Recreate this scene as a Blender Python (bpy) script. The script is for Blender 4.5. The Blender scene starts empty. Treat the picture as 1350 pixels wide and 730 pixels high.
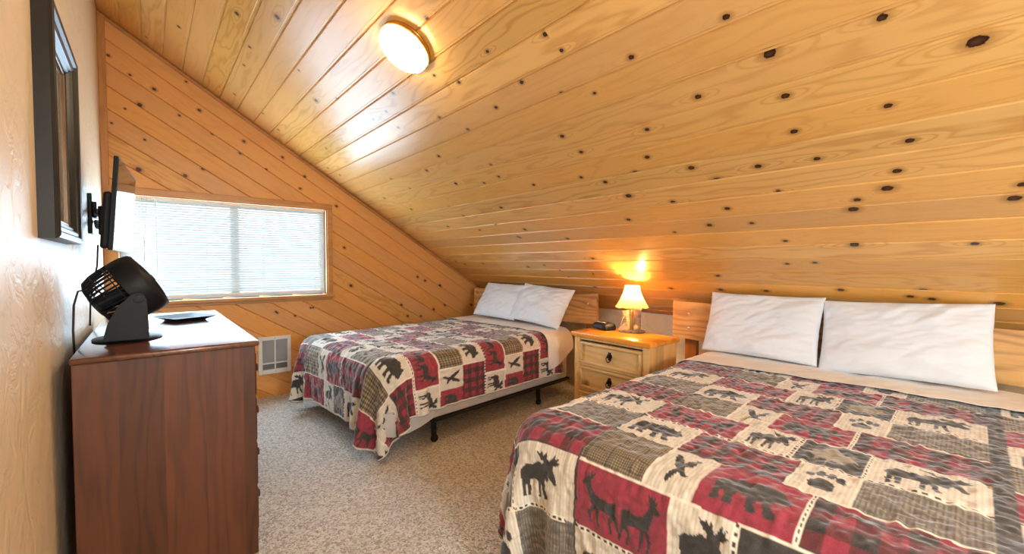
import bpy, bmesh, math, random
import numpy as np
from mathutils import Vector, Matrix

random.seed(7)
RNG = np.random.default_rng(7)
scene = bpy.context.scene
COL = scene.collection
PI = math.pi

# ------------------------------------------------------------------ room measures (metres)
W = 3.658            # left wall to knee wall
HT = 3.053           # height of the slope at the left wall
HK = 0.781           # height of the knee wall
SL = (HT - HK) / W
SANG = math.atan(SL)
YB = -6.6            # wall behind the camera
CAM = Vector((0.2506, -4.3454, 1.215))
F_PX, PITCH, YAW, ROLL = 560.06, -0.0318, 0.7077, 0.0013


def ceil_z(x):
    return HT - SL * x


def cam_axes():
    fw = np.array([math.sin(YAW) * math.cos(PITCH), math.cos(YAW) * math.cos(PITCH), math.sin(PITCH)])
    r = np.array([math.cos(YAW), -math.sin(YAW), 0.0])
    u = np.cross(r, fw)
    return r * math.cos(ROLL) + u * math.sin(ROLL), u * math.cos(ROLL) - r * math.sin(ROLL), fw


RX, UX, FWD = cam_axes()
CN = np.array(CAM)


def ray(q):
    return FWD + (q[0] - 675) / F_PX * RX - (q[1] - 365) / F_PX * UX


def on_ceiling(q):
    d = ray(q)
    t = (HT - SL * CN[0] - CN[2]) / (d[2] + SL * d[0])
    return CN + d * t


def on_far(q):
    d = ray(q)
    return CN + d * ((0 - CN[1]) / d[1])


# ------------------------------------------------------------------ node helpers
class NT:
    def __init__(self, name):
        self.m = bpy.data.materials.new(name)
        self.m.use_nodes = True
        self.t = self.m.node_tree
        self.t.nodes.clear()
        self.out = self.n('ShaderNodeOutputMaterial')

    def n(self, kind, **kw):
        nd = self.t.nodes.new(kind)
        for k, v in kw.items():
            setattr(nd, k, v)
        return nd

    def l(self, a, b):
        self.t.links.new(a, b)

    def put(self, sock, v):
        if isinstance(v, bpy.types.NodeSocket):
            self.l(v, sock)
        elif v is not None:
            sock.default_value = v

    def math(self, op, a, b=None, c=None, clamp=False):
        nd = self.n('ShaderNodeMath', operation=op, use_clamp=clamp)
        self.put(nd.inputs[0], a)
        if b is not None:
            self.put(nd.inputs[1], b)
        if c is not None:
            self.put(nd.inputs[2], c)
        return nd.outputs[0]

    def mix(self, f, a, b, blend='MIX'):
        nd = self.n('ShaderNodeMix', data_type='RGBA', blend_type=blend)
        self.put(nd.inputs[0], f)
        self.put(nd.inputs[6], a if isinstance(a, bpy.types.NodeSocket) else (*a, 1))
        self.put(nd.inputs[7], b if isinstance(b, bpy.types.NodeSocket) else (*b, 1))
        return nd.outputs[2]

    def comb(self, x, y, z=0.0):
        nd = self.n('ShaderNodeCombineXYZ')
        for i, v in enumerate((x, y, z)):
            self.put(nd.inputs[i], v)
        return nd.outputs[0]

    def sep(self, v):
        nd = self.n('ShaderNodeSeparateXYZ')
        self.l(v, nd.inputs[0])
        return nd.outputs

    def noise(self, vec, scale=1.0, detail=2.0, rough=0.5, dist=0.0):
        nd = self.n('ShaderNodeTexNoise')
        if vec is not None:
            self.l(vec, nd.inputs['Vector'])
        nd.inputs['Scale'].default_value = scale
        nd.inputs['Detail'].default_value = detail
        nd.inputs['Roughness'].default_value = rough
        nd.inputs['Distortion'].default_value = dist
        return nd.outputs[0]

    def ramp(self, fac, stops, interp='LINEAR'):
        nd = self.n('ShaderNodeValToRGB')
        self.put(nd.inputs[0], fac)
        cr = nd.color_ramp
        cr.interpolation = interp
        while len(cr.elements) < len(stops):
            cr.elements.new(0.5)
        for e, (p, c) in zip(cr.elements, stops):
            e.position = p
            e.color = (*c, 1) if len(c) == 3 else c
        return nd.outputs[0]

    def coord(self, which='Object'):
        return self.n('ShaderNodeTexCoord').outputs[which]

    def bump(self, h, strength=0.3, dist=0.01):
        nd = self.n('ShaderNodeBump')
        nd.inputs['Strength'].default_value = strength
        nd.inputs['Distance'].default_value = dist
        self.l(h, nd.inputs['Height'])
        return nd.outputs[0]

    def principled(self, color, rough=0.5, metal=0.0, normal=None, spec=0.5, **kw):
        p = self.n('ShaderNodeBsdfPrincipled')
        self.put(p.inputs['Base Color'], color if isinstance(color, bpy.types.NodeSocket) else (*color, 1))
        self.put(p.inputs['Roughness'], rough)
        p.inputs['Metallic'].default_value = metal
        p.inputs['Specular IOR Level'].default_value = spec
        if normal is not None:
            self.l(normal, p.inputs['Normal'])
        for k, v in kw.items():
            self.put(p.inputs[k.replace('_', ' ')], v)
        self.l(p.outputs[0], self.out.inputs[0])
        return p


def simple(name, color, rough=0.5, metal=0.0, var=0.06, scale=14.0, bump=0.0, spec=0.5, **kw):
    t = NT(name)
    c = t.coord()
    nz = t.noise(c, scale, 3)
    dark = tuple(v * (1 - var * 2) for v in color)
    light = tuple(min(1, v * (1 + var)) for v in color)
    colr = t.ramp(nz, [(0.3, dark), (0.7, light)])
    nrm = t.bump(t.noise(c, scale * 6, 3), bump, 0.004) if bump else None
    t.principled(colr, rough, metal, nrm, spec, **kw)
    return t.m


def plank_wood(name, light, dark, rough=0.3, tint=0.10, freq=9.0):
    """knotty tongue-and-groove board: UV 'plank' = metres along/across the board, UV 'knot' = place relative to the nearest knot"""
    t = NT(name)
    up = t.n('ShaderNodeUVMap', uv_map='plank').outputs[0]
    uk = t.n('ShaderNodeUVMap', uv_map='knot').outputs[0]
    rnd = t.n('ShaderNodeVertexColor', layer_name='rnd')
    rs = t.n('ShaderNodeSeparateColor')
    t.l(rnd.outputs[0], rs.inputs[0])
    r1, r2, r3 = rs.outputs[0], rs.outputs[1], rs.outputs[2]
    a, b, _ = t.sep(up)
    kx, ky, _ = t.sep(uk)
    d = t.math('SQRT', t.math('ADD', t.math('MULTIPLY', kx, kx), t.math('MULTIPLY', ky, ky)))
    kx2 = t.math('MULTIPLY', kx, 0.33)
    d2 = t.math('ADD', t.math('MULTIPLY', kx2, kx2), t.math('MULTIPLY', ky, ky))
    wq = t.math('MULTIPLY_ADD', d2, -0.118, 1.0, clamp=True)
    warp = t.math('MULTIPLY', t.math('MULTIPLY', wq, wq), 2.0)
    vec = t.comb(t.math('MULTIPLY_ADD', a, 1.5, t.math('MULTIPLY', r1, 60.0)), t.math('MULTIPLY', b, 9.0), t.math('MULTIPLY', r2, 30.0))
    low = t.noise(vec, 1.0, 2.0, 0.45)
    amp = t.math('MULTIPLY_ADD', r3, 8.0, 5.0)
    ph = t.math('ADD', t.math('ADD', t.math('MULTIPLY', low, amp), t.math('MULTIPLY', b, 14.0)), warp)
    ring = t.math('SINE', t.math('MULTIPLY', ph, 6.2832))
    ring = t.math('POWER', t.math('MULTIPLY_ADD', ring, 0.5, 0.5), 3.4)
    fib = t.noise(t.comb(t.math('MULTIPLY', a, 5.0), t.math('MULTIPLY', b, 260.0), r1), 1.0, 2.0)
    blot = t.noise(t.comb(t.math('MULTIPLY_ADD', a, 1.3, t.math('MULTIPLY', r2, 40.0)), t.math('MULTIPLY', b, 5.0), r3), 1.0, 2.0)
    f = t.math('ADD', t.math('MULTIPLY', ring, t.math('MULTIPLY_ADD', r2, 0.5, 0.18)), t.math('MULTIPLY', t.math('SUBTRACT', fib, 0.5), 0.5), clamp=True)
    f = t.math('ADD', f, t.math('MULTIPLY', t.math('SUBTRACT', blot, 0.45), 0.35), clamp=True)
    base = t.mix(f, light, dark)
    val = t.math('MULTIPLY_ADD', r1, tint * 2, 1.0 - tint)
    hsv = t.n('ShaderNodeHueSaturation')
    t.l(base, hsv.inputs['Color'])
    t.l(val, hsv.inputs['Value'])
    t.put(hsv.inputs['Hue'], t.math('MULTIPLY_ADD', r2, 0.007, 0.496))
    t.put(hsv.inputs['Saturation'], t.math('MULTIPLY_ADD', r3, 0.12, 0.98))
    base = hsv.outputs[0]
    dn = t.math('ADD', d, t.math('MULTIPLY', t.math('SUBTRACT', t.noise(uk, 1.6, 2), 0.5), 0.7))
    halo = t.ramp(t.math('MULTIPLY', dn, 0.25), [(0.22, (0.75, 0.75, 0.75)), (0.62, (0, 0, 0))])
    base = t.mix(halo, base, tuple(v * 0.62 for v in dark))
    kc = t.ramp(t.math('MULTIPLY', dn, 0.6), [(0.0, (0.10, 0.035, 0.014)), (0.3, (0.055, 0.018, 0.008)), (0.5, (0.02, 0.008, 0.005)), (0.62, (0.05, 0.016, 0.007))])
    kf = t.ramp(dn, [(0.86, (1, 1, 1)), (1.0, (0, 0, 0))])
    col = t.mix(kf, base, kc)
    bmp = t.bump(t.math('ADD', t.math('MULTIPLY', ring, 0.5), fib), 0.06, 0.002)
    t.principled(col, rough, 0.0, bmp, 0.42)
    return t.m


def board_wood(name, light, dark, rough=0.35, axis='Z', board=None, spec=0.5, knots=False, var=0.2, coat=0.0, freq=22.0):
    """solid wood in object space; grain along axis; glued boards of width `board` across"""
    t = NT(name)
    o = t.coord()
    x, y, z = t.sep(o)
    if axis == 'Z':
        a, b, c = z, x, y
    elif axis == 'Y':
        a, b, c = y, x, z
    else:
        a, b, c = x, y, z
    if axis == 'Y' or axis == 'X':
        b2 = t.math('ADD', b, t.math('MULTIPLY', c, 0.6))
    else:
        b2 = t.math('ADD', b, t.math('MULTIPLY', c, 0.6))
    if board:
        idx = t.math('FLOOR', t.math('DIVIDE', b2, board))
        wn = t.n('ShaderNodeTexWhiteNoise', noise_dimensions='1D')
        t.l(idx, wn.inputs['W'])
        rv = wn.outputs[0]
    else:
        rv = 0.37
    off = t.math('MULTIPLY', rv, 20.0)
    vec = t.comb(t.math('MULTIPLY_ADD', a, 1.4, off), t.math('MULTIPLY', b2, 9.0), off)
    low = t.noise(vec, 1.0, 2.0, 0.5)
    ring = t.math('SINE', t.math('MULTIPLY', t.math('ADD', t.math('MULTIPLY', low, 5.0), t.math('MULTIPLY', b2, freq)), 6.2832))
    ring = t.math('POWER', t.math('MULTIPLY_ADD', ring, 0.5, 0.5), 2.0)
    fib = t.noise(t.comb(t.math('MULTIPLY', a, 6.0), t.math('MULTIPLY', b2, 220.0), off), 1.0, 2.0)
    blot = t.noise(t.comb(t.math('MULTIPLY_ADD', a, 2.2, off), t.math('MULTIPLY', b2, 6.0), off), 1.0, 3.0, 0.6)
    f = t.math('ADD', t.math('MULTIPLY', ring, 0.35), t.math('MULTIPLY', t.math('SUBTRACT', fib, 0.5), 0.5), clamp=True)
    f = t.math('ADD', f, t.math('MULTIPLY', t.math('SUBTRACT', blot, 0.42), 1.3), clamp=True)
    base = t.mix(f, light, dark)
    hsv = t.n('ShaderNodeHueSaturation')
    t.l(base, hsv.inputs['Color'])
    t.put(hsv.inputs['Value'], t.math('MULTIPLY_ADD', rv, var * 2, 1.0 - var))
    col = hsv.outputs[0]
    if knots:
        vo = t.n('ShaderNodeTexVoronoi', feature='F1')
        t.l(t.comb(t.math('MULTIPLY', a, 3.4), t.math('MULTIPLY', b2, 5.5), 0.0), vo.inputs['Vector'])
        vo.inputs['Scale'].default_value = 1.0
        kf = t.ramp(vo.outputs[0], [(0.05, (1, 1, 1)), (0.13, (0, 0, 0))])
        col = t.mix(kf, col, tuple(v * 0.4 for v in dark))
    bmp = t.bump(fib, 0.05, 0.002)
    t.principled(col, rough, 0.0, bmp, spec, Coat_Weight=coat, Coat_Roughness=0.08)
    return t.m


# ------------------------------------------------------------------ materials
M = {}
M['ceiling'] = plank_wood('honey_pine_ceiling', (0.78, 0.455, 0.150), (0.56, 0.255, 0.062), 0.28)
M['far'] = plank_wood('honey_pine_wall', (0.76, 0.39, 0.125), (0.54, 0.225, 0.055), 0.34)
M['trim'] = board_wood('pine_trim', (0.60, 0.28, 0.085), (0.40, 0.15, 0.04), 0.35, 'X')
M['trimz'] = board_wood('pine_trim_upright', (0.60, 0.28, 0.085), (0.40, 0.15, 0.04), 0.35, 'Z')
M['dresser'] = board_wood('dark_stained_pine', (0.128, 0.041, 0.015), (0.042, 0.012, 0.005), 0.45, 'Z', 0.125, 0.5, var=0.25)
M['dresser_top'] = board_wood('dark_stained_pine_top', (0.15, 0.05, 0.02), (0.06, 0.018, 0.009), 0.2, 'Y', 0.13, 0.6, coat=0.4)
M['stand'] = board_wood('honey_pine_nightstand', (0.78, 0.48, 0.19), (0.56, 0.28, 0.085), 0.33, 'Z', 0.11, 0.45)
M['stand_h'] = board_wood('honey_pine_drawer', (0.80, 0.52, 0.22), (0.58, 0.31, 0.10), 0.33, 'Y', None, 0.45, knots=True)
M['stand_top'] = board_wood('amber_pine_top', (0.82, 0.33, 0.035), (0.62, 0.20, 0.018), 0.28, 'Y', 0.12, 0.5)
M['log'] = board_wood('cedar_headboard', (0.84, 0.50, 0.20), (0.26, 0.08, 0.022), 0.4, 'Y', None, 0.4, knots=True, freq=30.0)
M['post'] = board_wood('cedar_post', (0.42, 0.18, 0.055), (0.24, 0.085, 0.025), 0.45, 'Z')
M['black_plastic'] = simple('black_plastic', (0.006, 0.008, 0.012), 0.5, 0, 0.1, 30, 0.04, 0.3)
M['black_metal'] = simple('black_metal', (0.012, 0.012, 0.013), 0.45, 0.4)
M['frame_black'] = simple('dark_frame_wood', (0.006, 0.005, 0.005), 0.4, 0, 0.2, 20)
M['frame_gold'] = simple('bronze_frame_lip', (0.20, 0.115, 0.06), 0.35, 0.5)
M['white_metal'] = simple('white_enamel', (0.78, 0.78, 0.77), 0.4, 0, 0.02)
M['grey_mesh'] = simple('grey_grille', (0.42, 0.42, 0.43), 0.5, 0.2, 0.04)
M['dark_mesh'] = simple('dim_grille', (0.22, 0.22, 0.23), 0.5, 0.2, 0.04)
M['brass'] = simple('brass', (0.66, 0.42, 0.12), 0.25, 1.0)
M['iron'] = simple('dark_iron', (0.03, 0.02, 0.015), 0.45, 0.7)
M['steel'] = simple('bright_bolt', (0.8, 0.8, 0.8), 0.25, 0.9)
M['pillow'] = simple('white_cotton', (0.75, 0.80, 0.88), 0.85, 0, 0.015, 6, 0.08, 0.2)
M['mattress'] = simple('white_ticking', (0.72, 0.71, 0.69), 0.85, 0, 0.03, 10, 0.1, 0.2)
M['boxspring'] = simple('pale_box_spring_cloth', (0.55, 0.53, 0.51), 0.9, 0, 0.05, 10, 0.1, 0.2)
M['sheet'] = simple('cream_sheet', (0.86, 0.83, 0.79), 0.85, 0, 0.03, 8, 0.08, 0.2)
M['glass_black'] = simple('dark_screen', (0.01, 0.01, 0.012), 0.06, 0, 0.05, 5, 0, 0.6)
M['vinyl'] = simple('white_vinyl', (0.75, 0.77, 0.78), 0.4, 0, 0.02)
M['knobwood'] = simple('dark_knob', (0.10, 0.03, 0.012), 0.3)
M['cord'] = simple('black_cord', (0.015, 0.013, 0.012), 0.5)
M['white_cord'] = simple('pale_cord', (0.55, 0.58, 0.62), 0.6)
M['resin_grey'] = simple('grey_leather', (0.20, 0.16, 0.13), 0.5, 0, 0.25, 40, 0.1)
M['resin_tan'] = simple('tan_lace', (0.72, 0.58, 0.30), 0.6, 0, 0.2, 40, 0.1)
M['resin_rock'] = simple('stone_base', (0.22, 0.17, 0.13), 0.7, 0, 0.3, 50, 0.2)
M['lens'] = simple('display_glass', (0.05, 0.07, 0.12), 0.1)


def plaster(name, color, rough=0.48):
    t = NT(name)
    c = t.coord()
    n1 = t.noise(c, 9.0, 4, 0.55, 0.8)
    n2 = t.noise(c, 45.0, 3)
    h = t.math('ADD', t.math('MULTIPLY', t.ramp(n1, [(0.42, (0, 0, 0)), (0.56, (1, 1, 1))]), 0.8), t.math('MULTIPLY', n2, 0.25))
    col = t.ramp(n1, [(0.3, tuple(v * 0.95 for v in color)), (0.7, color)])
    t.principled(col, rough, 0, t.bump(h, 0.35, 0.008), 0.35)
    return t.m


M['plaster'] = plaster('cream_plaster', (0.76, 0.62, 0.43))
M['knee'] = plaster('cream_knee_plaster', (0.84, 0.75, 0.58), 0.6)

# carpet
t = NT('speckled_carpet')
c = t.coord()
v1 = t.n('ShaderNodeTexVoronoi', feature='F1')
t.l(c, v1.inputs['Vector'])
v1.inputs['Scale'].default_value = 115
n1 = t.noise(c, 120, 3, 0.6)
n2 = t.noise(c, 1.6, 3)
vr = t.n('ShaderNodeSeparateColor')
t.l(v1.outputs['Color'], vr.inputs[0])
mixv = t.math('MULTIPLY_ADD', vr.outputs[0], 0.6, t.math('MULTIPLY', n1, 0.4))
colr = t.ramp(mixv, [(0.12, (0.30, 0.27, 0.24)), (0.4, (0.57, 0.535, 0.49)), (0.62, (0.74, 0.71, 0.67)), (0.9, (0.87, 0.85, 0.82))])
colr = t.mix(t.ramp(n2, [(0.35, (0.0, 0, 0)), (0.75, (0.25, 0.25, 0.25))]), colr, (0.30, 0.25, 0.2))
hh = t.math('SUBTRACT', t.math('MULTIPLY', n1, 0.6), v1.outputs['Distance'])
t.principled(colr, 0.95, 0, t.bump(hh, 0.8, 0.012), 0.1)
M['carpet'] = t.m

# quilt cloth: printed colours are a colour attribute of the mesh
t = NT('patchwork_cotton')
vc = t.n('ShaderNodeVertexColor', layer_name='print')
c = t.coord()
w1 = t.noise(c, 260, 2)
col = t.mix(t.math('MULTIPLY', w1, 0.14), vc.outputs[0], (0.42, 0.36, 0.32), 'MIX')
t.principled(col, 0.8, 0, t.bump(w1, 0.25, 0.003), 0.25, Sheen_Weight=0.55, Sheen_Roughness=0.4)
M['quilt'] = t.m

# window glass: mostly lets light straight through, with a weak mirror on top
t = NT('window_glass')
fr = t.n('ShaderNodeFresnel')
fr.inputs[0].default_value = 1.45
tr = t.n('ShaderNodeBsdfTransparent')
tr.inputs[0].default_value = (0.94, 0.97, 0.98, 1)
gl = t.n('ShaderNodeBsdfGlossy')
gl.inputs['Roughness'].default_value = 0.02
mx = t.n('ShaderNodeMixShader')
t.l(fr.outputs[0], mx.inputs[0])
t.l(tr.outputs[0], mx.inputs[1])
t.l(gl.outputs[0], mx.inputs[2])
t.l(mx.outputs[0], t.out.inputs[0])
M['glass'] = t.m


def translucent(name, color, amount=0.5):
    t = NT(name)
    d = t.n('ShaderNodeBsdfDiffuse')
    d.inputs[0].default_value = (*color, 1)
    tr = t.n('ShaderNodeBsdfTranslucent')
    nz = t.noise(t.coord(), 60, 2)
    cc = t.ramp(nz, [(0.2, tuple(v * 0.9 for v in color)), (0.8, color)])
    t.l(cc, tr.inputs[0])
    mx = t.n('ShaderNodeMixShader')
    mx.inputs[0].default_value = amount
    t.l(d.outputs[0], mx.inputs[1])
    t.l(tr.outputs[0], mx.inputs[2])
    t.l(mx.outputs[0], t.out.inputs[0])
    return t.m


M['slat'] = translucent('white_blind_slat', (0.80, 0.87, 0.92), 0.012)
M['shade'] = translucent('parchment_shade', (0.80, 0.52, 0.20), 0.42)


def emitter(name, color, strength):
    t = NT(name)
    e = t.n('ShaderNodeEmission')
    nz = t.noise(t.coord(), 3, 1)
    cc = t.ramp(nz, [(0.2, tuple(v * 0.97 for v in color)), (0.8, color)])
    t.l(cc, e.inputs[0])
    e.inputs[1].default_value = strength
    t.l(e.outputs[0], t.out.inputs[0])
    return t.m


M['dome'] = emitter('lit_opal_glass', (1.0, 0.80, 0.52), 16.0)
M['bulb'] = emitter('lit_bulb', (1.0, 0.72, 0.36), 60.0)

# ------------------------------------------------------------------ mesh helpers


def bm_new():
    return bmesh.new()


def xform(bm, verts, mat):
    bmesh.ops.transform(bm, matrix=mat, verts=verts)


def add_box(bm, x0, x1, y0, y1, z0, z1, bevel=0.0, seg=2, mat=None):
    r = bmesh.ops.create_cube(bm, size=1.0)
    vs = r['verts']
    for v in vs:
        v.co = Vector(((x0 + x1) / 2 + v.co.x * (x1 - x0), (y0 + y1) / 2 + v.co.y * (y1 - y0), (z0 + z1) / 2 + v.co.z * (z1 - z0)))
    if bevel > 0:
        es = list({e for v in vs for e in v.link_edges})
        rb = bmesh.ops.bevel(bm, geom=es, offset=bevel, segments=seg, affect='EDGES', profile=0.5)
        vs = list({v for f in rb['faces'] for v in f.verts} | {v for v in vs if v.is_valid})
        # every vert linked to the island
        seen = set(vs)
        stack = list(vs)
        while stack:
            v = stack.pop()
            for e in v.link_edges:
                o = e.other_vert(v)
                if o not in seen:
                    seen.add(o)
                    stack.append(o)
        vs = list(seen)
    if mat is not None:
        xform(bm, vs, mat)
    return vs


def add_lathe(bm, prof, n=32, mat=None, close=True):
    """prof: list of (radius, z)"""
    rings = []
    vs = []
    for r, z in prof:
        if r < 1e-6:
            v = bm.verts.new((0, 0, z))
            rings.append([v])
            vs.append(v)
        else:
            ring = [bm.verts.new((r * math.cos(2 * PI * i / n), r * math.sin(2 * PI * i / n), z)) for i in range(n)]
            rings.append(ring)
            vs += ring
    for a, b in zip(rings, rings[1:]):
        for i in range(n):
            j = (i + 1) % n
            if len(a) == 1 and len(b) == 1:
                continue
            if len(a) == 1:
                bm.faces.new((a[0], b[i], b[j]))
            elif len(b) == 1:
                bm.faces.new((a[i], b[0], a[j]))
            else:
                bm.faces.new((a[i], b[i], b[j], a[j]))
    if close:
        for ring in (rings[0], rings[-1]):
            if len(ring) > 2:
                try:
                    bm.faces.new(ring)
                except ValueError:
                    pass
    if mat is not None:
        xform(bm, vs, mat)
    return vs


def add_tube(bm, pts, r, n=8, mat=None, caps=True):
    pts = [Vector(p) for p in pts]
    rings = []
    prev = None
    for i, p in enumerate(pts):
        if i == 0:
            d = pts[1] - pts[0]
        elif i == len(pts) - 1:
            d = pts[-1] - pts[-2]
        else:
            d = pts[i + 1] - pts[i - 1]
        d.normalize()
        if prev is None:
            ref = Vector((0, 0, 1)) if abs(d.z) < 0.9 else Vector((1, 0, 0))
            u = d.cross(ref).normalized()
        else:
            u = (prev - d * prev.dot(d)).normalized()
        prev = u
        w = d.cross(u)
        rr = r[i] if isinstance(r, (list, tuple)) else r
        rings.append([bm.verts.new(p + (u * math.cos(2 * PI * k / n) + w * math.sin(2 * PI * k / n)) * rr) for k in range(n)])
    for a, b in zip(rings, rings[1:]):
        for i in range(n):
            j = (i + 1) % n
            bm.faces.new((a[i], a[j], b[j], b[i]))
    if caps:
        bm.faces.new(list(reversed(rings[0])))
        bm.faces.new(rings[-1])
    vs = [v for r_ in rings for v in r_]
    if mat is not None:
        xform(bm, vs, mat)
    return vs


def add_prism(bm, poly, z0, z1, mat=None):
    a = [bm.verts.new((x, y, z0)) for x, y in poly]
    b = [bm.verts.new((x, y, z1)) for x, y in poly]
    bm.faces.new(list(reversed(a)))
    bm.faces.new(b)
    n = len(poly)
    for i in range(n):
        j = (i + 1) % n
        bm.faces.new((a[i], a[j], b[j], b[i]))
    if mat is not None:
        xform(bm, a + b, mat)
    return a + b


def smooth_angle(me, deg=40):
    for p in me.polygons:
        p.use_smooth = True
    try:
        me.set_sharp_from_angle(angle=math.radians(deg))
    except Exception:
        pass


def obj(name, bm, mat, parent=None, smooth=None, recalc=True):
    if recalc:
        bmesh.ops.recalc_face_normals(bm, faces=bm.faces[:])
    me = bpy.data.meshes.new(name)
    bm.to_mesh(me)
    bm.free()
    mats = mat if isinstance(mat, (list, tuple)) else [mat]
    for m_ in mats:
        me.materials.append(m_)
    if smooth:
        smooth_angle(me, smooth)
    o = bpy.data.objects.new(name, me)
    COL.objects.link(o)
    if parent is not None:
        o.parent = parent
    return o


def thing(name, label, cat, loc=(0, 0, 0), rotz=0.0, group=None):
    o = bpy.data.objects.new(name, None)
    o.empty_display_size = 0.1
    COL.objects.link(o)
    o.location = loc
    o.rotation_euler = (0, 0, rotz)
    return tag(o, label, cat, group)


def tag(o, label, cat, group=None):
    o['label'] = label
    o['category'] = cat
    if group:
        o['group'] = group
    return o


def struct(o):
    o['kind'] = 'structure'
    return o


def copy_thing(root, loc=None, rotz=None, label=None):
    r = root.copy()
    COL.objects.link(r)
    if loc is not None:
        r.location = loc
    if rotz is not None:
        r.rotation_euler = (0, 0, rotz)
    if label:
        r['label'] = label
    for ch in list(root.children):
        c_ = ch.copy()
        COL.objects.link(c_)
        c_.parent = r
        for g in list(ch.children):
            d_ = g.copy()
            COL.objects.link(d_)
            d_.parent = c_
    return r


# ------------------------------------------------------------------ planked surfaces
def knots_to_planks(pts, w):
    out = {}
    for a, b, r in pts:
        i = math.floor(b / w)
        out.setdefault(i, []).append([a, b - (i + 0.5) * w, r])
    for L in out.values():
        L.sort()
    return out


def planks(bm, w, i0, i1, arange, place, knots, seed=1, g=0.0055, depth=0.009):
    """strips i0..i1 of width w; arange(i) -> (a0, a1); place(a, b, h) -> point"""
    uvp = bm.loops.layers.uv.new('plank')
    uvk = bm.loops.layers.uv.new('knot')
    cl = bm.loops.layers.color.new('rnd')
    rr = random.Random(seed)
    for i in range(i0, i1 + 1):
        a0, a1 = arange(i)
        rc = (rr.random(), rr.random(), rr.random(), 1.0)
        K = [k for k in knots.get(i, []) if a0 < k[0] < a1]
        segs = []
        cur = a0
        for n_, k in enumerate(K):
            lo, hi = k[0] - 9 * k[2], k[0] + 9 * k[2]
            if n_ > 0:
                lo = max(lo, (K[n_ - 1][0] + k[0]) / 2)
            if n_ < len(K) - 1:
                hi = min(hi, (K[n_ + 1][0] + k[0]) / 2)
            lo, hi = max(lo, cur), min(hi, a1)
            if lo > cur + 1e-5:
                segs.append((cur, lo, None))
            if hi > lo + 1e-5:
                segs.append((lo, hi, k))
                cur = hi
        if cur < a1 - 1e-5:
            segs.append((cur, a1, None))
        bs = [i * w, i * w + g, (i + 1) * w - g, (i + 1) * w]
        hs = [-depth, 0.0, 0.0, -depth]
        cut = [segs[0][0]] + [s[1] for s in segs]
        grid = [[bm.verts.new(place(a, b, h)) for b, h in zip(bs, hs)] for a in cut]
        bc = (i + 0.5) * w
        for s, (s0, s1, k) in enumerate(segs):
            for q in range(3):
                f = bm.faces.new((grid[s][q], grid[s + 1][q], grid[s + 1][q + 1], grid[s][q + 1]))
                for lp, (aa, bb) in zip(f.loops, ((s0, bs[q]), (s1, bs[q]), (s1, bs[q + 1]), (s0, bs[q + 1]))):
                    lp[uvp].uv = (aa, bb - bc)
                    lp[cl] = rc
                    if k:
                        lp[uvk].uv = ((aa - k[0]) / (k[2] * 1.08), (bb - bc - k[1]) / (k[2] * 0.82))
                    else:
                        lp[uvk].uv = (30, 30)


S1, S2, S3 = 2.2117, 1.9214, 3.2927
ck = []
for x, y, r in [(470, 40, 14), (587, 50, 17), (507, 137, 9), (463, 275, 9), (590, 378, 9), (700, 293, 15), (760, 287, 8), (1023, 53, 11), (1117, 240, 10), (1200, 150, 9), (1300, 240, 12),
                (1225, 313, 11), (1060, 342, 11), (940, 372, 9), (905, 325, 9), (868, 348, 9), (1045, 220, 9), (925, 272, 12), (1143, 377, 10), (1058, 455, 12), (1023, 497, 12),
                (920, 522, 12), (975, 550, 12), (1108, 535, 14), (1210, 480, 10), (1233, 515, 10), (1190, 533, 10), (1240, 605, 13), (978, 610, 13), (1090, 603, 12), (1130, 630, 13),
                (1085, 660, 12), (900, 578, 11), (735, 490, 9), (730, 433, 9), (770, 510, 9), (300, 78, 11), (205, 108, 9), (490, 190, 9), (545, 330, 9), (650, 205, 8), (1290, 690, 14)]:
    ck.append((100 + x / S1, y / S1, r))
for x, y, r in [(132, 87, 12), (173, 128, 10), (73, 208, 10), (350, 145, 12), (590, 43, 12), (985, 45, 13), (700, 137, 19), (1225, 105, 22), (519, 245, 13), (740, 243, 14),
                (1000, 268, 12), (173, 236, 10), (257, 236, 8), (175, 345, 13), (223, 385, 12), (390, 328, 11), (390, 398, 13), (360, 436, 14), (762, 333, 13), (1055, 356, 13), (284, 461, 13),
                (502, 425, 15), (568, 455, 19), (671, 421, 14), (820, 402, 12), (343, 496, 18), (223, 449, 11), (103, 468, 11), (455, 511, 13), (722, 483, 10), (1023, 433, 14),
                (998, 477, 19), (922, 506, 13), (912, 530, 19), (1320, 502, 18), (1342, 467, 14), (593, 528, 14), (548, 570, 14), (655, 565, 11), (343, 556, 14), (460, 588, 10), (740, 610, 11),
                (915, 620, 18), (1220, 617, 13), (745, 668, 11), (815, 665, 11), (570, 698, 13), (255, 695, 11)]:
    ck.append((650 + x / S2, y / S2, r))
for x, y, r in [(235, 115, 14), (372, 150, 12), (478, 207, 13), (500, 172, 14), (305, 175, 12), (685, 212, 14), (240, 323, 16), (318, 320, 15), (200, 312, 11), (515, 335, 16), (345, 370, 14),
                (690, 380, 13), (585, 328, 13), (655, 350, 14), (795, 298, 13), (795, 363, 11), (915, 370, 14), (1337, 374, 13), (1135, 428, 16), (805, 422, 16)]:
    ck.append((540 + x / S3, 250 + y / S3, r))
for x, y, r in [(625, 36, 16), (950, 35, 16), (1250, 90, 20), (150, 35, 16), (330, 40, 14), (900, 62, 15), (985, 72, 15)]:
    ck.append((900 + x / 3, 370 + y / 3, r))

PW = 0.1435
COS = math.cos(SANG)
SIN = math.sin(SANG)
LC = W / COS


def ceil_place(a, b, h):
    """a = y, b = distance down the slope from the left wall, h = out of the board into the room"""
    x = b * COS - h * SIN
    z = HT - b * SIN - h * COS
    return Vector((x, a, z))


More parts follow.
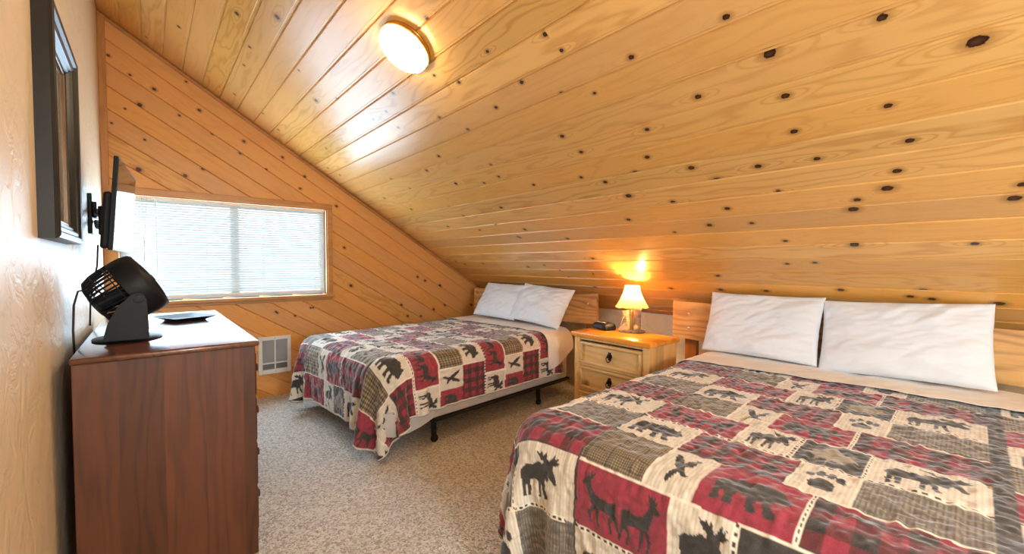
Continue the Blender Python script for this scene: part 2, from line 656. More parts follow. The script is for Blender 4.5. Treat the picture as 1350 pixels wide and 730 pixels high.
cpts = []
for px, py, r in ck:
    P = on_ceiling((px, py))
    if YB < P[1] < -0.03:
        cpts.append((P[1], P[0] / COS, r * 0.001))
rk = random.Random(11)
for i in range(80):                      # boards the photograph does not reach
    y = rk.uniform(YB, -3.4)
    b = rk.uniform(0, LC)
    P = np.array(ceil_place(y, b, 0)) - CN
    zc = P @ FWD
    if zc > 0.05:
        sx, sy = 675 + F_PX * (P @ RX) / zc, 365 - F_PX * (P @ UX) / zc
        if -30 < sx < 1380 and -30 < sy < 760:
            continue
    cpts.append((y, b, rk.uniform(0.006, 0.016)))
bm = bm_new()
planks(bm, PW, -1, int(LC / PW), lambda i: (YB, 0.16), ceil_place, knots_to_planks(cpts, PW), 5)
bmesh.ops.bisect_plane(bm, geom=bm.verts[:] + bm.edges[:] + bm.faces[:], plane_co=(W + 0.06, 0, 0), plane_no=(1, 0, 0), clear_outer=True)
for f in bm.faces:
    if f.normal.z > 0:
        f.normal_flip()
ceiling = struct(obj('ceiling', bm, M['ceiling'], recalc=False))
sm = ceiling.modifiers.new('board_thickness', 'SOLIDIFY')
sm.thickness = 0.02
sm.offset = -1

# far wall: boards parallel to the slope
WX0, WX1, WZ0, WZ1 = 0.085, 1.583, 0.915, 1.742       # window opening


def far_place(a, b, h):
    x = a * COS - b * SIN
    z = HT - a * SIN - b * COS
    return Vector((x, -h, z))


fk = []
for x, y, r in [(120, 205, 10), (290, 330, 13), (237, 388, 15), (457, 408, 12), (383, 427, 8), (505, 495, 10), (200, 277, 8), (97, 260, 8), (408, 302, 8), (622, 523, 12), (608, 567, 11),
                (705, 627, 9), (765, 582, 11), (830, 698, 11), (470, 625, 11), (405, 650, 14), (233, 627, 18), (182, 402, 7), (255, 517, 8), (132, 455, 7)]:
    fk.append((100 + x / 2.807, y / 2.807, r))
for x, y, r in [(313, 50, 15), (160, 138, 9), (515, 127, 13), (540, 172, 13), (593, 172, 11), (645, 145, 14), (690, 127, 15), (670, 50, 16), (610, 30, 13), (795, 127, 13), (580, 15, 12), (12, 155, 10)]:
    fk.append((360 + x / 3.043, 360 + y / 3.043, r))
for x, y, r in [(1205, 160, 12), (1245, 370, 12), (905, 700, 9), (1075, 675, 9), (995, 715, 9), (1022, 70, 11), (1045, 10, 11)]:
    fk.append((130 + x / 3.842, 230 + y / 3.842, r))
fpts = []
for px, py, r in fk:
    P = on_far((px, py))
    x, z = P[0], P[2]
    dz = HT - z
    fpts.append((x * COS + dz * SIN, -x * SIN + dz * COS, r * 0.001))
bm = bm_new()
planks(bm, PW, -1, 19, lambda i: (-0.1, LC + 2.2), far_place, knots_to_planks(fpts, PW), 9)


def bis(co, no, clear):
    bmesh.ops.bisect_plane(bm, geom=bm.verts[:] + bm.edges[:] + bm.faces[:], plane_co=co, plane_no=no, clear_outer=clear)


bis((0, 0, 0), (-1, 0, 0), True)
bis((W, 0, 0), (1, 0, 0), True)
bis((0, 0, 0), (0, 0, -1), True)
for co, no in (((WX0, 0, 0), (1, 0, 0)), ((WX1, 0, 0), (1, 0, 0)), ((0, 0, WZ0), (0, 0, 1)), ((0, 0, WZ1), (0, 0, 1))):
    bis(co, no, False)
kill = []
for f in bm.faces:
    cm = f.calc_center_median()
    if WX0 < cm.x < WX1 and WZ0 < cm.z < WZ1:
        kill.append(f)
bmesh.ops.delete(bm, geom=kill, context='FACES')
bm.normal_update()
for f in bm.faces:
    if f.normal.y > 0:
        f.normal_flip()
wf = struct(obj('wall_far', bm, M['far'], recalc=False))
sm = wf.modifiers.new('board_thickness', 'SOLIDIFY')
sm.thickness = 0.02
sm.offset = -1

bm = bm_new()
add_box(bm, -0.1, W + 0.1, YB - 0.1, 0.1, -0.12, 0.0)
struct(obj('floor', bm, M['carpet']))
bm = bm_new()
add_box(bm, -0.12, 0.0, YB - 0.1, 0.16, 0.0, HT + 0.15)
struct(obj('wall_left', bm, M['plaster']))
bm = bm_new()
add_box(bm, W, W + 0.12, YB - 0.1, 0.16, 0.0, HK + 0.03)
struct(obj('wall_right', bm, M['knee']))
bm = bm_new()
add_prism(bm, [(-0.1, -0.02), (W + 0.1, -0.02), (W + 0.1, HK + 0.05), (-0.1, HT + 0.12)], 0, 0.12, Matrix.Translation((0, YB, 0)) @ Matrix.Rotation(PI / 2, 4, 'X'))
struct(obj('wall_back', bm, M['plaster']))

# strip at the foot of the slope, corner strips on the far wall
bm = bm_new()
for s in range(1):
    A = ceil_place(YB, LC - 0.09, 0.012)
add_box(bm, LC - 0.075, LC - 0.005, YB, -0.02, 0.0, 0.012, 0.003, 1)
for v in bm.verts:
    v.co = ceil_place(v.co.y, v.co.x, v.co.z)
struct(obj('trim_1', bm, M['trim']))
bm = bm_new()
add_box(bm, 0.0, 0.042, -0.018, 0.0, 0.0, HT - 0.03, 0.004, 2)
struct(obj('trim_2', bm, M['trimz']))
bm = bm_new()
vs = add_box(bm, 0.0, LC - 0.02, -0.014, 0.0, -0.032, -0.006, 0.004, 2)
xform(bm, vs, Matrix.Translation((0, 0, HT)) @ Matrix.Rotation(SANG, 4, 'Y'))
struct(obj('trim_3', bm, M['trim']))

# ------------------------------------------------------------------ window
win = struct(thing('window_1', 'wide sliding window with pine casing in the far wall', 'window'))
del win['category']
bm = bm_new()
cw, ct = 0.048, 0.02
# stepped pine casing
for (x0, x1, z0, z1) in ((WX0 - cw, WX1 + cw, WZ1, WZ1 + cw), (WX0 - cw, WX0, WZ0, WZ1), (WX1, WX1 + cw, WZ0, WZ1)):
    add_box(bm, x0, x1, -ct, 0, z0, z1, 0.004, 2)
add_box(bm, WX0, WX1, -ct * 0.6, 0.01, WZ1 - 0.012, WZ1, 0.003, 1)
add_box(bm, WX1 - 0.012, WX1, -ct * 0.6, 0.01, WZ0, WZ1, 0.003, 1)
obj('casing', bm, M['trim'], win)
bm = bm_new()
add_box(bm, WX0 - cw - 0.01, WX1 + cw + 0.012, -0.045, 0.0, WZ0 - 0.03, WZ0, 0.006, 2)
add_box(bm, WX0 - cw, WX1 + cw, -0.016, 0.0, WZ0 - 0.055, WZ0 - 0.03, 0.004, 2)
obj('sill', bm, M['trim'], win)
bm = bm_new()
for (x0, x1, z0, z1) in ((WX0 - .02, WX0, WZ0, WZ1), (WX1, WX1 + .02, WZ0, WZ1), (WX0, WX1, WZ0 - .02, WZ0), (WX0, WX1, WZ1, WZ1 + .02)):
    add_box(bm, x0, x1, 0.001, 0.14, z0, z1)
obj('jamb', bm, M['trim'], win)
bm = bm_new()
fw_ = 0.045
for (x0, x1, z0, z1) in ((WX0, WX0 + fw_, WZ0, WZ1), (WX1 - fw_, WX1, WZ0, WZ1), (WX0 + fw_, WX1 - fw_, WZ0, WZ0 + fw_), (WX0 + fw_, WX1 - fw_, WZ1 - fw_, WZ1), (0.80, 0.865, WZ0 + fw_, WZ1 - fw_)):
    add_box(bm, x0, x1, 0.075, 0.125, z0, z1, 0.004, 1)
obj('sash_frame', bm, M['vinyl'], win)
for x0, x1, y in ((WX0 + fw_, 0.80, 0.095), (0.865, WX1 - fw_, 0.107)):
    bm = bm_new()
    add_box(bm, x0, x1, y, y + 0.004, WZ0 + fw_, WZ1 - fw_)
    obj('pane', bm, M['glass'], win)

# mini blind hanging inside the opening
bl = thing('window_blind', 'white horizontal mini blind lowered in the window', 'blind', (WX0, 0.04, WZ1))
BW = WX1 - WX0
bm = bm_new()
add_box(bm, 0.016, BW - 0.016, -0.02, 0.02, -0.034, -0.004, 0.003, 1)
obj('headrail', bm, M['white_metal'], bl)
bm = bm_new()
sp = 0.0205
top, bot = -0.048, -(WZ1 - WZ0) + 0.045
ns = int((top - bot) / sp)
for i in range(ns + 1):
    z = top - i * sp
    ang = math.radians(50 + 3 * math.sin(i * 1.7))
    pts = []
    for k in range(5):
        s = -0.0125 + 0.00625 * k
        crown = 0.0016 * (1 - (s / 0.0125) ** 2)
        y_, z_ = s * math.cos(ang) - crown * math.sin(ang), s * math.sin(ang) + crown * math.cos(ang)
        pts.append((y_, z_ + z))
    a = [bm.verts.new((0.02, y_, z_)) for y_, z_ in pts]
    b = [bm.verts.new((BW - 0.02, y_, z_)) for y_, z_ in pts]
    for k in range(4):
        bm.faces.new((a[k], b[k], b[k + 1], a[k + 1]))
so = obj('slats', bm, M['slat'], bl, 60)
bm = bm_new()
add_box(bm, 0.02, BW - 0.02, -0.013, 0.013, bot - 0.018, bot - 0.004, 0.004, 2)
obj('bottom_rail', bm, M['white_metal'], bl)
for fx in (0.08, 0.36, 0.64, 0.93):
    bm = bm_new()
    for dy in (-0.014, 0.014):
        add_tube(bm, [(fx * BW, dy, -0.03), (fx * BW, dy, bot - 0.01)], 0.0007, 5)
    obj('ladder_cord', bm, M['white_cord'], bl)
for cx, zz, sw in ((0.165, -0.60, -0.03), (0.135, -0.62, 0.012)):
    bm = bm_new()
    add_tube(bm, [(cx, -0.024, -0.02), (cx + sw * 0.5, -0.03, zz * 0.5), (cx + sw, -0.034, zz)], 0.0022, 6)
    add_lathe(bm, [(0.0, 0.0), (0.006, -0.005), (0.008, -0.03), (0.0, -0.034)], 10, Matrix.Translation((cx + sw, -0.034, zz)))
    obj('pull_cord', bm, M['white_cord'], bl, 50)
bm = bm_new()
add_tube(bm, [(0.215, -0.026, -0.02), (0.22, -0.032, -0.68)], 0.004, 8)
obj('tilt_wand', bm, M['white_cord'], bl, 50)

# ------------------------------------------------------------------ white wall heater
ht = thing('wall_heater', 'white recessed heater grille low on the far wall beside the dresser', 'heater', (0.982, 0, 0.212))
HW, HH = 0.262, 0.338
bm = bm_new()
b_ = 0.030
z1, z2 = 0.040, 0.095
for (x0, x1, zz0, zz1) in ((0, b_, 0, HH), (HW - b_, HW, 0, HH), (b_, HW - b_, HH - b_ * 1.1, HH), (b_, HW - b_, 0, z1)):
    add_box(bm, x0, x1, -0.02, 0, zz0, zz1, 0.003, 1)
add_box(bm, HW / 2 - 0.006, HW / 2 + 0.006, -0.017, 0, z1, HH - b_, 0.002, 1)
add_box(bm, b_, HW - b_, -0.017, 0, z2 - 0.006, z2 + 0.006, 0.002, 1)
obj('cover_frame', bm, M['white_metal'], ht)
for x0, x1 in ((b_, HW / 2 - 0.006), (HW / 2 + 0.006, HW - b_)):
    bm = bm_new()
    add_box(bm, x0, x1, -0.003, -0.001, z2 + 0.006, HH - b_)
    zz = z2 + 0.012
    while zz < HH - b_ - 0.004:
        add_box(bm, x0, x1, -0.009, -0.003, zz, zz + 0.0035)
        zz += 0.0075
    obj('grille', bm, M['grey_mesh'], ht)
    bm = bm_new()
    add_box(bm, x0, x1, -0.003, -0.001, z1, z2 - 0.006)
    zz = z1 + 0.006
    while zz < z2 - 0.012:
        add_box(bm, x0, x1, -0.010, -0.003, zz, zz + 0.003, 0, 1, None)
        zz += 0.012
    obj('louvre', bm, M['dark_mesh'], ht)
for zz in (HH - 0.016, 0.02):
    bm = bm_new()
    add_lathe(bm, [(0.0, 0.0), (0.004, 0.0), (0.003, 0.0025), (0.0, 0.003)], 12, Matrix.Translation((HW / 2, -0.02, zz)) @ Matrix.Rotation(PI / 2, 4, 'X'))
    obj('screw', bm, M['steel'], ht, 40)

# ------------------------------------------------------------------ round ceiling light


def ceiling_light(y, x, label):
    loc = (x, y, ceil_z(x))
    root = thing('ceiling_light', label, 'ceiling light', loc)
    root.rotation_euler = (0, SANG + PI, 0)          # local +z points out of the slope, down into the room
    bm = bm_new()
    add_lathe(bm, [(0.0, 0.0), (0.128, 0.0), (0.130, 0.006), (0.128, 0.012), (0.131, 0.016), (0.133, 0.024), (0.131, 0.031), (0.124, 0.031), (0.124, 0.02), (0.0, 0.02)], 48, None, False)
    obj('brass_ring', bm, M['brass'], root, 40)
    bm = bm_new()
    pr = [(0.122, 0.022)]
    for k in range(0, 11):
        a = PI / 2 * k / 10
        pr.append((0.102 + 0.021 * math.cos(a) if k < 10 else 0.10, 0.040 + 0.022 * math.sin(a)))
    pr += [(0.07, 0.0655), (0.035, 0.067), (0.0, 0.0675)]
    add_lathe(bm, pr, 48, None, False)
    obj('glass_diffuser', bm, M['dome'], root, 60)
    return root


ceiling_light(-2.40, 1.236, 'lit round ceiling light with brass ring on the sloped pine ceiling')

# ------------------------------------------------------------------ framed picture on the left wall
pf = thing('picture_frame', 'large dark framed picture behind glass on the cream left wall', 'picture', (0, -2.45, 1.29))
PL, PH, PD, PS = 0.60, 0.735, 0.048, 0.066


def frame_side(p0, p1, inward, name):
    """moulded frame bar with mitred ends from p0 to p1 in (y, z); inward = direction to the centre"""
    bm = bm_new()
    prof = [(0, 0), (0, 0.036), (0.004, 0.044), (0.012, PD), (0.022, 0.045), (0.030, 0.037), (0.040, 0.038), (0.048, 0.034), (0.054, 0.024), (0.060, 0.026), (PS, 0.018), (PS, 0.0)]
    d = Vector((p1[0] - p0[0], p1[1] - p0[1])).normalized()
    rings = []
    for (py, pz), sgn in ((p0, 1), (p1, -1)):
        ring = []
        for w_, h_ in prof:
            y = py + inward[0] * w_ + d.x * w_ * sgn
            z = pz + inward[1] * w_ + d.y * w_ * sgn
            ring.append(bm.verts.new((h_, y, z)))
        rings.append(ring)
    n = len(prof)
    for i in range(n):
        j = (i + 1) % n
        bm.faces.new((rings[0][i], rings[0][j], rings[1][j], rings[1][i]))
    bm.faces.new(rings[0])
    bm.faces.new(list(reversed(rings[1])))
    return obj(name, bm, M['frame_black'], pf)


frame_side((0, 0), (0, PH), (1, 0), 'frame_stile')
frame_side((PL, 0), (PL, PH), (-1, 0), 'frame_stile')
frame_side((0, 0), (PL, 0), (0, 1), 'frame_rail')
frame_side((0, PH), (PL, PH), (0, -1), 'frame_rail')
bm = bm_new()
for (y0, y1, z0, z1) in ((PS - 0.004, PS + 0.012, PS, PH - PS), (PL - PS - 0.012, PL - PS + 0.004, PS, PH - PS), (PS, PL - PS, PS - 0.004, PS + 0.012), (PS, PL - PS, PH - PS - 0.012, PH - PS + 0.004)):
    add_box(bm, 0.006, 0.015, y0, y1, z0, z1, 0.002, 1)
obj('bronze_lip', bm, M['frame_gold'], pf)
t = NT('muted_landscape_print')
nz = t.noise(t.coord(), 5, 4)
t.principled(t.ramp(nz, [(0.3, (0.16, 0.14, 0.11)), (0.5, (0.34, 0.28, 0.2)), (0.7, (0.5, 0.44, 0.34))]), 0.06, 0, None, 0.6)
bm = bm_new()
add_box(bm, 0.002, 0.008, PS - 0.002, PL - PS + 0.002, PS - 0.002, PH - PS + 0.002)
obj('glazed_print', bm, t.m, pf)

# ------------------------------------------------------------------ television on a swivel wall bracket
tv = thing('television', 'flat black television tilted on a wall bracket in front of the window', 'television', (0.10, -1.27, 1.50))
nb, ft = Vector((0.155, -1.62, 1.715)), Vector((0.203, -0.92, 1.713))
bb = Vector((0.125, -1.62, 1.275))
TO = Vector((0.10, -1.27, 1.50))
ey = (ft - nb).normalized()
ez = (nb - bb)
ez = (ez - ey * ez.dot(ey)).normalized()
ex = ey.cross(ez).normalized()
if ex.x < 0:
    ex = -ex
TM = Matrix(((ex.x, ey.x, ez.x, 0), (ex.y, ey.y, ez.y, 0), (ex.z, ey.z, ez.z, 0), (0, 0, 0, 1)))
TM.translation = bb - TO
TW, TH = (ft - nb).length, (nb - bb).length
bm = bm_new()
add_box(bm, -0.018, 0.0, 0, TW, 0, TH, 0.003, 2, TM)
obj('bezel', bm, M['black_plastic'], tv)
bm = bm_new()
add_box(bm, 0.0002, 0.0012, 0.010, TW - 0.010, 0.014, TH - 0.010, 0, 1, TM)
obj('screen', bm, M['glass_black'], tv)
bm = bm_new()
add_box(bm, -0.048, -0.017, 0.012, TW - 0.012, 0.005, TH * 0.62, 0.012, 2, TM)
obj('rear_housing', bm, M['black_plastic'], tv)
bm = bm_new()
add_box(bm, -TO.x, -TO.x + 0.018, 0.26, 0.38, -0.12, 0.105, 0.004, 2)
obj('wall_plate', bm, M['black_metal'], tv)
bm = bm_new()
add_box(bm, -TO.x + 0.016, -TO.x + 0.036, 0.27, 0.37, -0.03, 0.06, 0.005, 2)
add_tube(bm, [(-TO.x + 0.03, 0.32, 0.015), (-0.055, 0.16, -0.02), (-0.030, 0.04, -0.03)], 0.014, 10)
add_tube(bm, [(-TO.x + 0.03, 0.32, -0.05), (-0.055, 0.16, -0.09), (-0.030, 0.04, -0.10)], 0.012, 10)
add_box(bm, -0.042, -0.014, -0.02, 0.10, -0.14, 0.01, 0.006, 2)
obj('swivel_arm', bm, M['black_metal'], tv)
bm = bm_new()
add_tube(bm, [(-0.05, 0.05, -0.19), (-0.055, 0.05, -0.30), (-0.085, 0.08, -0.45), (-0.094, 0.12, -0.62)], 0.004, 8)
obj('power_cord', bm, M['cord'], tv, 50)

# ------------------------------------------------------------------ dresser
DX0, DX1, DY0, DY1, DZ = 0.043, 0.592, -2.337, -0.833, 0.895
dr = thing('dresser', 'tall dark stained pine dresser standing against the left wall', 'dresser', (DX0, DY0, 0))
dl, dw = DY1 - DY0, DX1 - DX0
bm = bm_new()
vs = add_box(bm, 0, dw + 0.002, 0.0, dl, DZ - 0.022, DZ, 0.007, 3)
obj('top_board', bm, M['dresser_top'], dr, 40)
for y0 in (0.012, dl - 0.034):
    bm = bm_new()
    add_box(bm, 0.004, dw - 0.012, y0, y0 + 0.022, 0.0, DZ - 0.022, 0.002, 1)
    obj('side_panel', bm, M['dresser'], dr)
bm = bm_new()
add_box(bm, 0.004, 0.016, 0.034, dl - 0.034, 0.06, DZ - 0.022)
add_box(bm, 0.016, dw - 0.03, 0.034, dl - 0.034, 0.07, 0.085)
add_box(bm, dw - 0.035, dw - 0.012, 0.034, dl - 0.034, 0.0, 0.08, 0.002, 1)
add_box(bm, dw - 0.035, dw - 0.012, 0.034, dl - 0.034, DZ - 0.05, DZ - 0.022, 0.002, 1)
add_box(bm, dw - 0.035, dw - 0.012, dl / 2 - 0.015, dl / 2 + 0.015, 0.08, DZ - 0.05)
obj('carcass', bm, M['dresser'], dr)
rows = 4
rh = (DZ - 0.05 - 0.08) / rows
for r_ in range(rows):
    for s_ in range(2):
        y0 = 0.04 + s_ * (dl / 2 - 0.022)
        y1 = y0 + dl / 2 - 0.062
        z0 = 0.085 + r_ * rh
        bm = bm_new()
        add_box(bm, dw - 0.03, dw - 0.004, y0, y1, z0, z0 + rh - 0.012, 0.005, 2)
        d_ = obj('drawer', bm, M['dresser'], dr)
        for ky in (y0 + 0.14, y1 - 0.14):
            bm = bm_new()
            add_lathe(bm, [(0.0, 0.0), (0.008, 0.0), (0.007, 0.012), (0.016, 0.018), (0.017, 0.026), (0.0, 0.031)], 16,
                      Matrix.Translation((dw - 0.004, ky, z0 + rh / 2 - 0.006)) @ Matrix.Rotation(PI / 2, 4, 'Y'))
            obj('knob', bm, M['knobwood'], d_, 50)

# ------------------------------------------------------------------ air circulator fan on the dresser
FX, FY = 0.180, -1.932
FS = 1.075
fan = thing('desk_fan', 'black air circulator fan tilted upward on the dresser top', 'fan', (FX, FY, DZ + 0.0005))
fan.scale = (FS, FS, FS)
tilt = math.radians(33)
# local axis: fan blows along (+cos, 0, +sin)
fc = Vector((0.068, 0.0, 0.232))
fM = Matrix.Translation(fc) @ Matrix.Rotation(PI / 2 - tilt, 4, 'Y')
bm = bm_new()
add_lathe(bm, [(0.093, 0.002), (0.104, 0.004), (0.114, -0.004), (0.118, -0.016), (0.120, -0.045), (0.117, -0.078), (0.113, -0.080), (0.113, -0.04), (0.108, -0.01), (0.093, -0.006)], 48, fM, False)
obj('housing', bm, M['black_plastic'], fan, 40)
bm = bm_new()
for k in range(9):
    r_ = 0.014 + k * 0.0096
    z_ = 0.012 - 0.010 * (r_ / 0.1) ** 2
    add_tube(bm, [(r_ * math.cos(a), r_ * math.sin(a), z_) for a in [2 * PI * i / 32 for i in range(33)]], 0.0016, 5, fM, False)
for k in range(22):
    a = 2 * PI * k / 22
    add_tube(bm, [(r_ * math.cos(a + r_ * 6), r_ * math.sin(a + r_ * 6), 0.011 - 0.010 * (r_ / 0.1) ** 2) for r_ in (0.012, 0.035, 0.06, 0.08, 0.098)], 0.0016, 5, fM)
add_lathe(bm, [(0.0, 0.016), (0.012, 0.015), (0.015, 0.009), (0.0, 0.008)], 20, fM)
obj('front_grille', bm, M['black_plastic'], fan, 50)
bm = bm_new()
for k in range(40):
    a = 2 * PI * k / 40
    ca, sa = math.cos(a), math.sin(a)
    p = [(0.115, -0.074), (0.111, -0.105), (0.104, -0.140), (0.092, -0.168), (0.072, -0.180), (0.045, -0.184)]
    add_tube(bm, [(r_ * ca, r_ * sa, z_) for r_, z_ in p], [0.0025, 0.0035, 0.004, 0.004, 0.003, 0.002], 6, fM)
for r_, z_ in ((0.1135, -0.092), (0.105, -0.138)):
    add_tube(bm, [(r_ * math.cos(a), r_ * math.sin(a), z_) for a in [2 * PI * i / 40 for i in range(41)]], 0.0022, 6, fM, False)
add_lathe(bm, [(0.0, -0.19), (0.04, -0.189), (0.050, -0.183), (0.048, -0.174), (0.0, -0.172)], 28, fM)
obj('rear_grille', bm, M['black_plastic'], fan, 50)
bm = bm_new()
for k in range(5):
    a = 2 * PI * k / 5
    prev = None
    for s in range(7):
        r_ = 0.026 + 0.072 * s / 6
        tw = a + 0.5 * s / 6
        h = 0.030 * (1 - 0.4 * s / 6)
        w_ = 0.022 + 0.03 * math.sin(PI * (s + 1) / 8)
        pr = [bm.verts.new(fM @ Vector((r_ * math.cos(tw + q * w_ / r_), r_ * math.sin(tw + q * w_ / r_), -0.035 + q * h * 0.5))) for q in (-1, 0, 1)]
        if prev:
            for q in range(2):
                bm.faces.new((prev[q], prev[q + 1], pr[q + 1], pr[q]))
        prev = pr
add_lathe(bm, [(0.0, -0.015), (0.02, -0.018), (0.028, -0.03), (0.028, -0.12), (0.034, -0.172), (0.0, -0.174)], 24, fM)
b_o = obj('blade', bm, M['black_plastic'], fan, 60)
b_o.modifiers.new('thickness', 'SOLIDIFY').thickness = 0.002
bm = bm_new()
# broad pedestal: two cheeks rising from the base either side of the housing
prof = [(-0.066, 0.012), (0.064, 0.012), (0.061, 0.06), (0.060, 0.12), (0.058, 0.165), (0.044, 0.186), (0.018, 0.182), (-0.025, 0.135), (-0.052, 0.075)]
for y0 in (-0.133, 0.121):
    add_prism(bm, [(x, z) for x, z in prof], -0.006, 0.006, Matrix.Translation((0, y0 + 0.006, 0)) @ Matrix.Rotation(PI / 2, 4, 'X'))
add_prism(bm, [(x, z) for x, z in [(-0.062, 0.012), (0.060, 0.012), (0.056, 0.07), (0.045, 0.105), (-0.02, 0.085), (-0.052, 0.06)]], -0.128, 0.128, Matrix.Rotation(PI / 2, 4, 'X'))
bmesh.ops.bevel(bm, geom=bm.edges[:], offset=0.003, segments=2, affect='EDGES')
obj('pedestal', bm, M['black_plastic'], fan, 40)
bm = bm_new()
add_lathe(bm, [(0.0, 0.0), (0.118, 0.0), (0.122, 0.004), (0.118, 0.009), (0.09, 0.014), (0.0, 0.017)], 48, Matrix.Scale(0.86, 4, (1, 0, 0)))
obj('base', bm, M['black_plastic'], fan, 50)
bm = bm_new()
add_lathe(bm, [(0.0, 0.0), (0.016, 0.0), (0.015, 0.008), (0.0, 0.010)], 24, Matrix.Translation((0.036, -0.133, 0.164)) @ Matrix.Rotation(PI / 2, 4, 'X'))
obj('pivot_knob', bm, M['black_plastic'], fan, 40)
bm = bm_new()
add_tube(bm, [(-0.05, 0.0, 0.165), (-0.10, 0.02, 0.20), (-0.138, 0.03, 0.190), (-0.148, 0.01, 0.14), (-0.148, -0.03, 0.05), (-0.148, -0.02, -0.02), (-0.148, 0.03, -0.14), (-0.148, 0.06, -0.35)], 0.0035, 8)
obj('power_cord', bm, M['cord'], fan, 50)

# ------------------------------------------------------------------ shallow tray on the dresser
def tray_loop(hx, hy, z, r=0.02):
    pts = []
    for (sx, sy, a0) in ((1, 1, 0), (-1, 1, PI / 2), (-1, -1, PI), (1, -1, 1.5 * PI)):
        for k in range(5):
            a = a0 + PI / 2 * k / 4
            pts.append((sx * (hx - r) + r * math.cos(a), sy * (hy - r) + r * math.sin(a), z))
    return pts


bm = bm_new()
loops = [[bm.verts.new(p) for p in tray_loop(hx, hy, z)] for hx, hy, z in ((0.065, 0.085, 0.0), (0.105, 0.125, 0.020), (0.110, 0.130, 0.021), (0.104, 0.124, 0.022), (0.066, 0.086, 0.005))]
for a_, b_ in zip(loops, loops[1:]):
    for i in range(20):
        j = (i + 1) % 20
        bm.faces.new((a_[i], a_[j], b_[j], b_[i]))
bm.faces.new(list(reversed(loops[0])))
bm.faces.new(loops[-1])
tr_ = obj('tray', bm, M['black_plastic'], None, 40)
tr_.location = (0.403, -1.319, DZ + 0.0005)
tr_.scale = (1.04, 1.04, 1.04)
tr_.rotation_euler = (0, 0, math.radians(24))
tag(tr_, 'shallow flat black tray lying on the dresser behind the fan', 'tray')

# ------------------------------------------------------------------ cloth: numpy position-based drape


def hash2(ix, iy, seed):
    h = (ix.astype(np.int64) * 374761393 + iy.astype(np.int64) * 668265263 + seed * 1274126177) & 0x7fffffff
    h = ((h ^ (h >> 13)) * 1274126177) & 0x7fffffff
    return ((h ^ (h >> 16)) & 0xffff) / 65535.0


def vnoise(x, y, seed=0):
    ix, iy = np.floor(x), np.floor(y)
    fx, fy = x - ix, y - iy
    fx, fy = fx * fx * (3 - 2 * fx), fy * fy * (3 - 2 * fy)
    a, b = hash2(ix, iy, seed), hash2(ix + 1, iy, seed)
    c_, d = hash2(ix, iy + 1, seed), hash2(ix + 1, iy + 1, seed)
    return a + (b - a) * fx + (c_ - a) * fy + (a - b - c_ + d) * fx * fy


